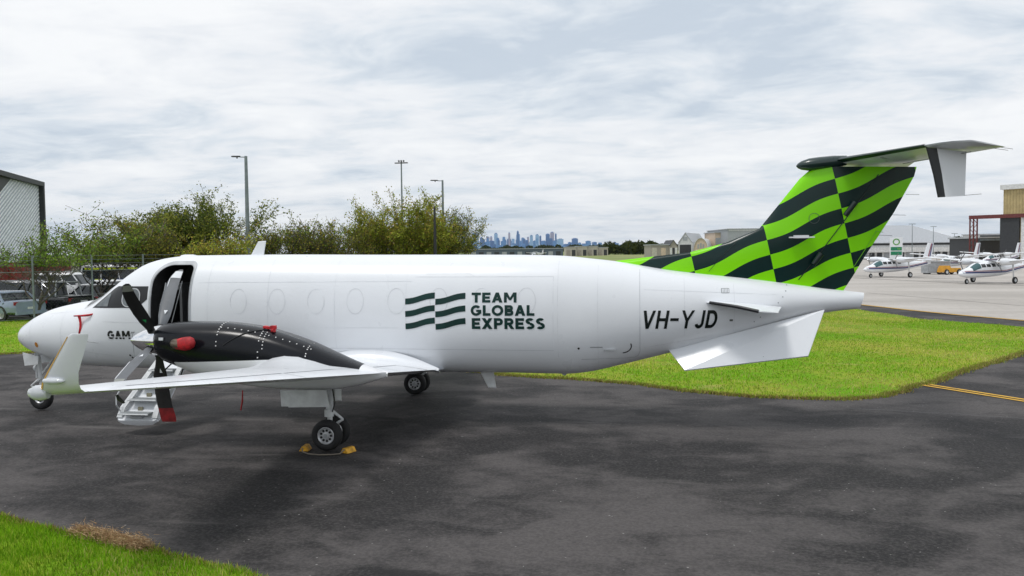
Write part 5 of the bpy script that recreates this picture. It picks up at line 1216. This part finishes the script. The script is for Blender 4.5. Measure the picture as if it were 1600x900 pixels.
# ------------------------------------------------------------------ light aircraft on the far apron
BLUE = mat('stripe_blue', (.02, .035, .16), .4); REDS = mat('stripe_red', (.30, .03, .05), .4)
def commander(px, depth, rz, label):
    T = empty('light_aircraft', ground_at(px, depth, .006), rz, label, 'light aircraft', 'twin engined light aircraft parked on the pale apron')
    # local: +x forward (nose at x=+4.6), z up
    ft = pchip([(-6.2, 1.75, 1.55, .06), (-5, 1.85, 1.35, .2), (-3, 2.0, 1.0, .42), (-1, 2.1, .72, .60), (1.0, 2.12, .62, .64), (2.2, 2.08, .60, .63), (2.9, 1.85, .60, .60), (3.4, 1.58, .62, .54), (4.2, 1.35, .72, .36), (4.6, 1.12, .90, .14), (4.68, 1.03, .99, .02)])
    def P(x_, t, off=0.0):
        zt, zb, w = ft(x_); c = (zt+zb)/2; return Vector((x_, (w+off)*math.copysign(abs(math.cos(t))**.85, math.cos(t)), c+((zt-zb)/2+off)*math.copysign(abs(math.sin(t))**.85, math.sin(t))))
    mb = MB(); mb.rings([[P(x_, 2*math.pi*j/24) for j in range(24)] for x_ in np.linspace(-6.2, 4.68, 44)], True); F_ = mb.build('fuselage', WHITE, T, 50)
    for (z0, z1, m) in ((1.06, 1.20, BLUE), (1.24, 1.30, REDS)):
        for s_ in (0, 1):
            mb = MB(); rg = []
            for x_ in np.linspace(-5.6, 4.4, 40):
                zt, zb, w = ft(x_); c = (zt+zb)/2; h = (zt-zb)/2; dz = max(0, (-x_-1.5))*.13; q = []
                for zz_ in (z0+dz, z1+dz):
                    k = max(-.98, min(.98, (zz_-c)/h)); t = math.asin(math.copysign(abs(k)**(1/.85), k)); q.append(P(x_, t if s_ else math.pi-t, .012))
                rg.append(q)
            mb.rings(rg, False, 0, False); mb.build('stripe', m, F_)
    for s_ in (0, 1):
        for (xa, xb, ta, tb, nm_, m) in ((2.25, 3.3, 12, 78, 'windscreen', mat('teal_glass', (.05, .12, .13), .08)), (1.55, 2.15, 18, 48, 'cabin_window', GLASS), (.85, 1.4, 18, 45, 'cabin_window', GLASS), (.1, .6, 18, 45, 'cabin_window', GLASS), (-.7, -.2, 18, 45, 'cabin_window', GLASS)):
            mb = MB(); mb.rings([[P(x_, (R(t) if s_ else math.pi-R(t)), .014) for t in np.linspace(ta, tb, 6)] for x_ in np.linspace(xa, xb, 6)], False, 0, False); mb.build(nm_, m, F_, 60)
    def surf2(name, secs, m=WHITE): return surface(name, secs, m, T, 50)
    wg = surf2('wing', [((.9-.5*abs(y)/7.4, y, 2.08+.07*abs(y)), (-1.2+.55*abs(y)/7.4, y, 2.06+.07*abs(y)), .12, (0, 0, 1)) for y in (-7.4, -5, -2.5, -.2, .2, 2.5, 5, 7.4)])
    surf2('fin', [((-4.7, 0, 1.8), (-6.3, 0, 1.8), .09, (0, 1, 0)), ((-5.7, 0, 4.2), (-6.75, 0, 4.2), .09, (0, 1, 0))])
    for o_, m in ((.0, REDS), (.28, BLUE)):
        for s_ in (-1, 1): mb = MB(); mb.add([(-5.62-o_*1.0, s_*.085, 2.3), (-5.78-o_, s_*.085, 2.3), (-6.38-o_*.6, s_*.07, 4.1), (-6.26-o_*.6, s_*.07, 4.1)], [(0, 1, 2, 3)]); mb.build('fin_stripe', m, T)
    surf2('tailplane', [((-5.2-.3*abs(y)/2.6, y, 1.85+.18*abs(y)), (-6.35, y, 1.85+.18*abs(y)), .08, (0, 0, 1)) for y in (-2.6, -1, 1, 2.6)])
    for s_ in (-1, 1):
        mb = MB(); mb.rings([[Vector((x_, s_*2.05+w*math.cos(t), 2.16+hh*math.sin(t))) for t in np.linspace(0, 6.283, 14, endpoint=False)] for x_, w, hh in ((1.75, .2, .2), (1.6, .34, .32), (.8, .40, .36), (-.4, .36, .30), (-1.6, .12, .10))], True); N_ = mb.build('engine_nacelle', WHITE, T, 50)
        mb = MB(); mb.tube([(1.75, s_*2.05, 2.16), (2.0, s_*2.05, 2.16), (2.12, s_*2.05, 2.16)], [.17, .12, .02], 10); mb.build('spinner', CHROME, N_, 50)
        for k in range(3): a = 2.1*k+.6; mb = MB(); mb.box((1.88, s_*2.05+.50*math.sin(a), 2.16+.50*math.cos(a)), (.04, .09, .95), rot=Matrix.Rotation(-a, 3, 'X')); mb.build('propeller_blade', mat('prop_grey', (.16, .16, .17), .4), N_)
        mb = MB(); mb.tube([(-.35, s_*2.05, 1.95), (-.4, s_*2.1, .7), (-.4, s_*2.1, .33)], [.08, .06, .05], 8); mb.build('gear_leg', WHITE2, T)
        t = MB(); h = MB(); wheel(t, h, (-.4, s_*2.24, .34), .34, .2, .17, 22); q_ = t.build('wheel', RUBBER, T, 40); h.build('rim', WHITE2, q_, 40)
    mb = MB(); mb.tube([(3.5, 0, .75), (3.55, 0, .3)], .05, 8); mb.build('gear_leg', WHITE2, T); t = MB(); h = MB(); wheel(t, h, (3.55, 0, .25), .25, .15, .12, 20); q_ = t.build('wheel', RUBBER, T, 40); h.build('rim', WHITE2, q_, 40)
    T.scale = (.83, .83, .83); return T
hd = math.pi+math.atan2(.42, .91)-YAW
commander(1548, 70, hd, 'nearest parked light twin with teal windscreen and red and blue stripes')
commander(1395, 86, hd-.05, 'parked light twin whose red striped fin stands before the fuel sign hangar')
commander(1492, 108, hd+.1, 'parked light twin half hidden between the two nearer light aircraft')
commander(1560, 128, hd+.05, 'farthest parked light twin in front of the charcoal workshop')
commander(838, 400, hd+.4, 'tiny distant light twin before the long low building')
b_ = ground_at(1483, 92); T = empty('ground_tug', b_, .4, 'small orange ground tug between the parked light aircraft', 'tug'); ORG = mat('tug_orange', (.62, .30, .02), .5)
mb = MB(); mb.box((0, 0, .5), (2.2, 1.1, .45), taper=.94); mb.box((-.6, 0, .85), (.8, 1.0, .28), taper=.85); mb.build('body', ORG, T)
for x_ in (-.8, .8):
    for s_ in (-1, 1): t = MB(); h = MB(); wheel(t, h, (x_, s_*.55, .3), .3, .2, .16, 18); q_ = t.build('wheel', RUBBER, T, 40); h.build('rim', WHITE2, q_)
b_ = ground_at(1462, 94); T = empty('cargo_bin', b_, .2, 'grey metal bin under the wing of a parked light aircraft', 'bin'); mb = MB(); mb.box((0, 0, .75), (2.6, 1.4, 1.2)); mb.build('body', GREYW, T); mb = MB(); mb.box((0, 0, 1.42), (2.7, 1.5, .12)); mb.build('lid', STEEL, T)
for x_ in (-1, 1): mb = MB(); mb.box((x_, 0, .075), (.2, 1.2, .15)); mb.build('skid', BLACK, T)

# ------------------------------------------------------------------ the distant city
def make_tower(name, c1, c2):
    m, nt, b = newmat(name); v, x, y, z = coords(nt)
    fl = (z/14).fract().gt(.55); vt = ((x+y)/11).fract().gt(.6)
    n = noise(nt, v, .012, 3)
    c = mixc(nt, (fl*.5+vt*.35+n*.3).mn(1.0), c1, c2)
    nt.links.new(c, b.inputs['Base Color']); b.inputs['Roughness'].default_value = .35; return m
TM = [make_tower('tower_haze_blue', (.03, .14, .40), (.10, .30, .66)), make_tower('tower_haze_navy', (.012, .07, .24), (.045, .17, .46)), make_tower('tower_haze_pale', (.18, .36, .62), (.34, .54, .80)), make_tower('tower_rose', (.26, .24, .38), (.42, .38, .50))]  # blue of the distance haze is partly painted into these tower colours
TW = [(720, 725.6, 368, 1), (731, 738, 374, 0), (733.5, 737, 372, 1), (739.5, 743.8, 362.8, 0), (743.8, 748, 365, 2), (750, 754.4, 370.6, 1), (756, 765, 377.5, 0), (759.8, 764.4, 369.4, 3), (766.3, 769.4, 369, 3), (765, 772.5, 376, 1), (772.5, 778, 364, 2), (778, 781.3, 375, 1), (785.3, 789.4, 370, 0), (782.5, 791, 376, 0), (794.4, 797.3, 363, 3), (793, 798.8, 373, 1), (798.8, 806, 380, 0), (807.8, 811, 360.6, 1), (806.9, 812.5, 365.6, 0), (806, 815, 375.6, 0), (817.5, 821, 372.8, 1), (823.8, 826.5, 370, 3), (816, 827, 380, 0), (828.5, 832.9, 367, 2), (827.5, 836, 382, 0), (836.9, 842.5, 366, 2), (843, 846, 368, 1), (846, 852.5, 376, 0), (852.8, 858.8, 365, 1), (860.6, 866, 362, 3), (867.5, 870, 365, 1), (871.5, 880.6, 372.8, 2), (880.6, 887.5, 381, 0), (888, 893.8, 378.5, 0), (893.5, 903, 372, 1), (903, 908, 379, 0), (910.6, 920, 381, 0), (916, 923, 376, 0), (925.6, 932.8, 378, 1), (935, 940.6, 379, 0), (948, 955, 381.5, 0), (958.8, 962.5, 377.8, 1), (957.5, 966, 383, 0), (977.5, 988.8, 382, 0), (987, 993.8, 378, 0), (996, 998.8, 377.5, 1), (992.5, 999, 381, 0), (1000.6, 1005.6, 378, 2), (1008, 1012.5, 383, 0), (1012.5, 1017, 376, 1)]
gt_ = random.Random(4)
TW += [(x_, x_+gt_.uniform(3, 6.5), gt_.uniform(371, 382) if x_ < 872 else gt_.uniform(378, 384), gt_.choice((0, 0, 1, 2))) for x_ in [722+6.1*i_+gt_.uniform(-2, 2) for i_ in range(46)]]
for i, (p0, p1, yt, k) in enumerate(TW):
    D_ = 9000+((i*37) % 11)*120; a_, b_ = ground_at(p0, D_), ground_at(p1, D_); w_ = (b_-a_).length; H = z_at((p0+p1)/2, yt, D_)
    lab = {0: 'hazy blue office tower in the distant city skyline', 1: 'dark blue slab tower in the distant city skyline', 2: 'pale glassy tower in the distant city skyline', 3: 'slim rose tinted tower in the distant city skyline'}[k]; grp = ['blue skyline towers', 'navy skyline towers', 'pale skyline towers', 'rose skyline towers'][k]
    if i == 17: lab = 'tallest stepped tower of the distant city skyline'; grp = None
    T = empty('city_tower', (a_+b_)/2, -YAW+((i*13) % 7-3)*.06, lab, 'tower', grp)
    mb = MB(); mb.box((0, w_*.4, H*.48), (w_, w_*.8, H*.96)); mb.build('shaft', TM[k], T)
    mb = MB(); mb.box((0, w_*.4, H*.98), (w_*(.55 if i % 3 else .8), w_*.5, H*.04)); mb.build('crown', TM[(k+1) % 2], T)
g = random.Random(9)
for i in range(70):
    px = 715+i*4.3+g.uniform(-1, 1); D_ = 8000+g.uniform(0, 800); w_ = g.uniform(25, 60); H = g.uniform(28, 60) if px < 905 else g.uniform(18, 42)
    T = empty('city_block', ground_at(px, D_), -YAW, 'low blue grey block at the foot of the distant skyline', 'building', 'low blocks below the skyline'); mb = MB(); mb.box((0, 0, H/2), (w_, w_*.6, H)); mb.build('shaft', TM[i % 3], T); mb = MB(); mb.box((0, 0, H+2), (w_*.4, w_*.3, 4)); mb.build('plant_room', TM[1], T)
# air
hm = bpy.data.materials.new('haze_air'); hm.use_nodes = True; hn = hm.node_tree; hn.nodes.clear(); ho = hn.nodes.new('ShaderNodeOutputMaterial'); pv = hn.nodes.new('ShaderNodeVolumePrincipled'); pv.inputs['Color'].default_value = (.72, .85, 1, 1); pv.inputs['Density'].default_value = 2.6e-5; pv.inputs['Anisotropy'].default_value = .2; hn.links.new(pv.outputs[0], ho.inputs['Volume'])
mb = MB(); mb.box((0, 7900, 219), (32400, 16800, 440)); o = mb.build('haze', hm, None, kind='stuff'); tag(o, 'pale blue haze in the air over the whole field', 'haze')
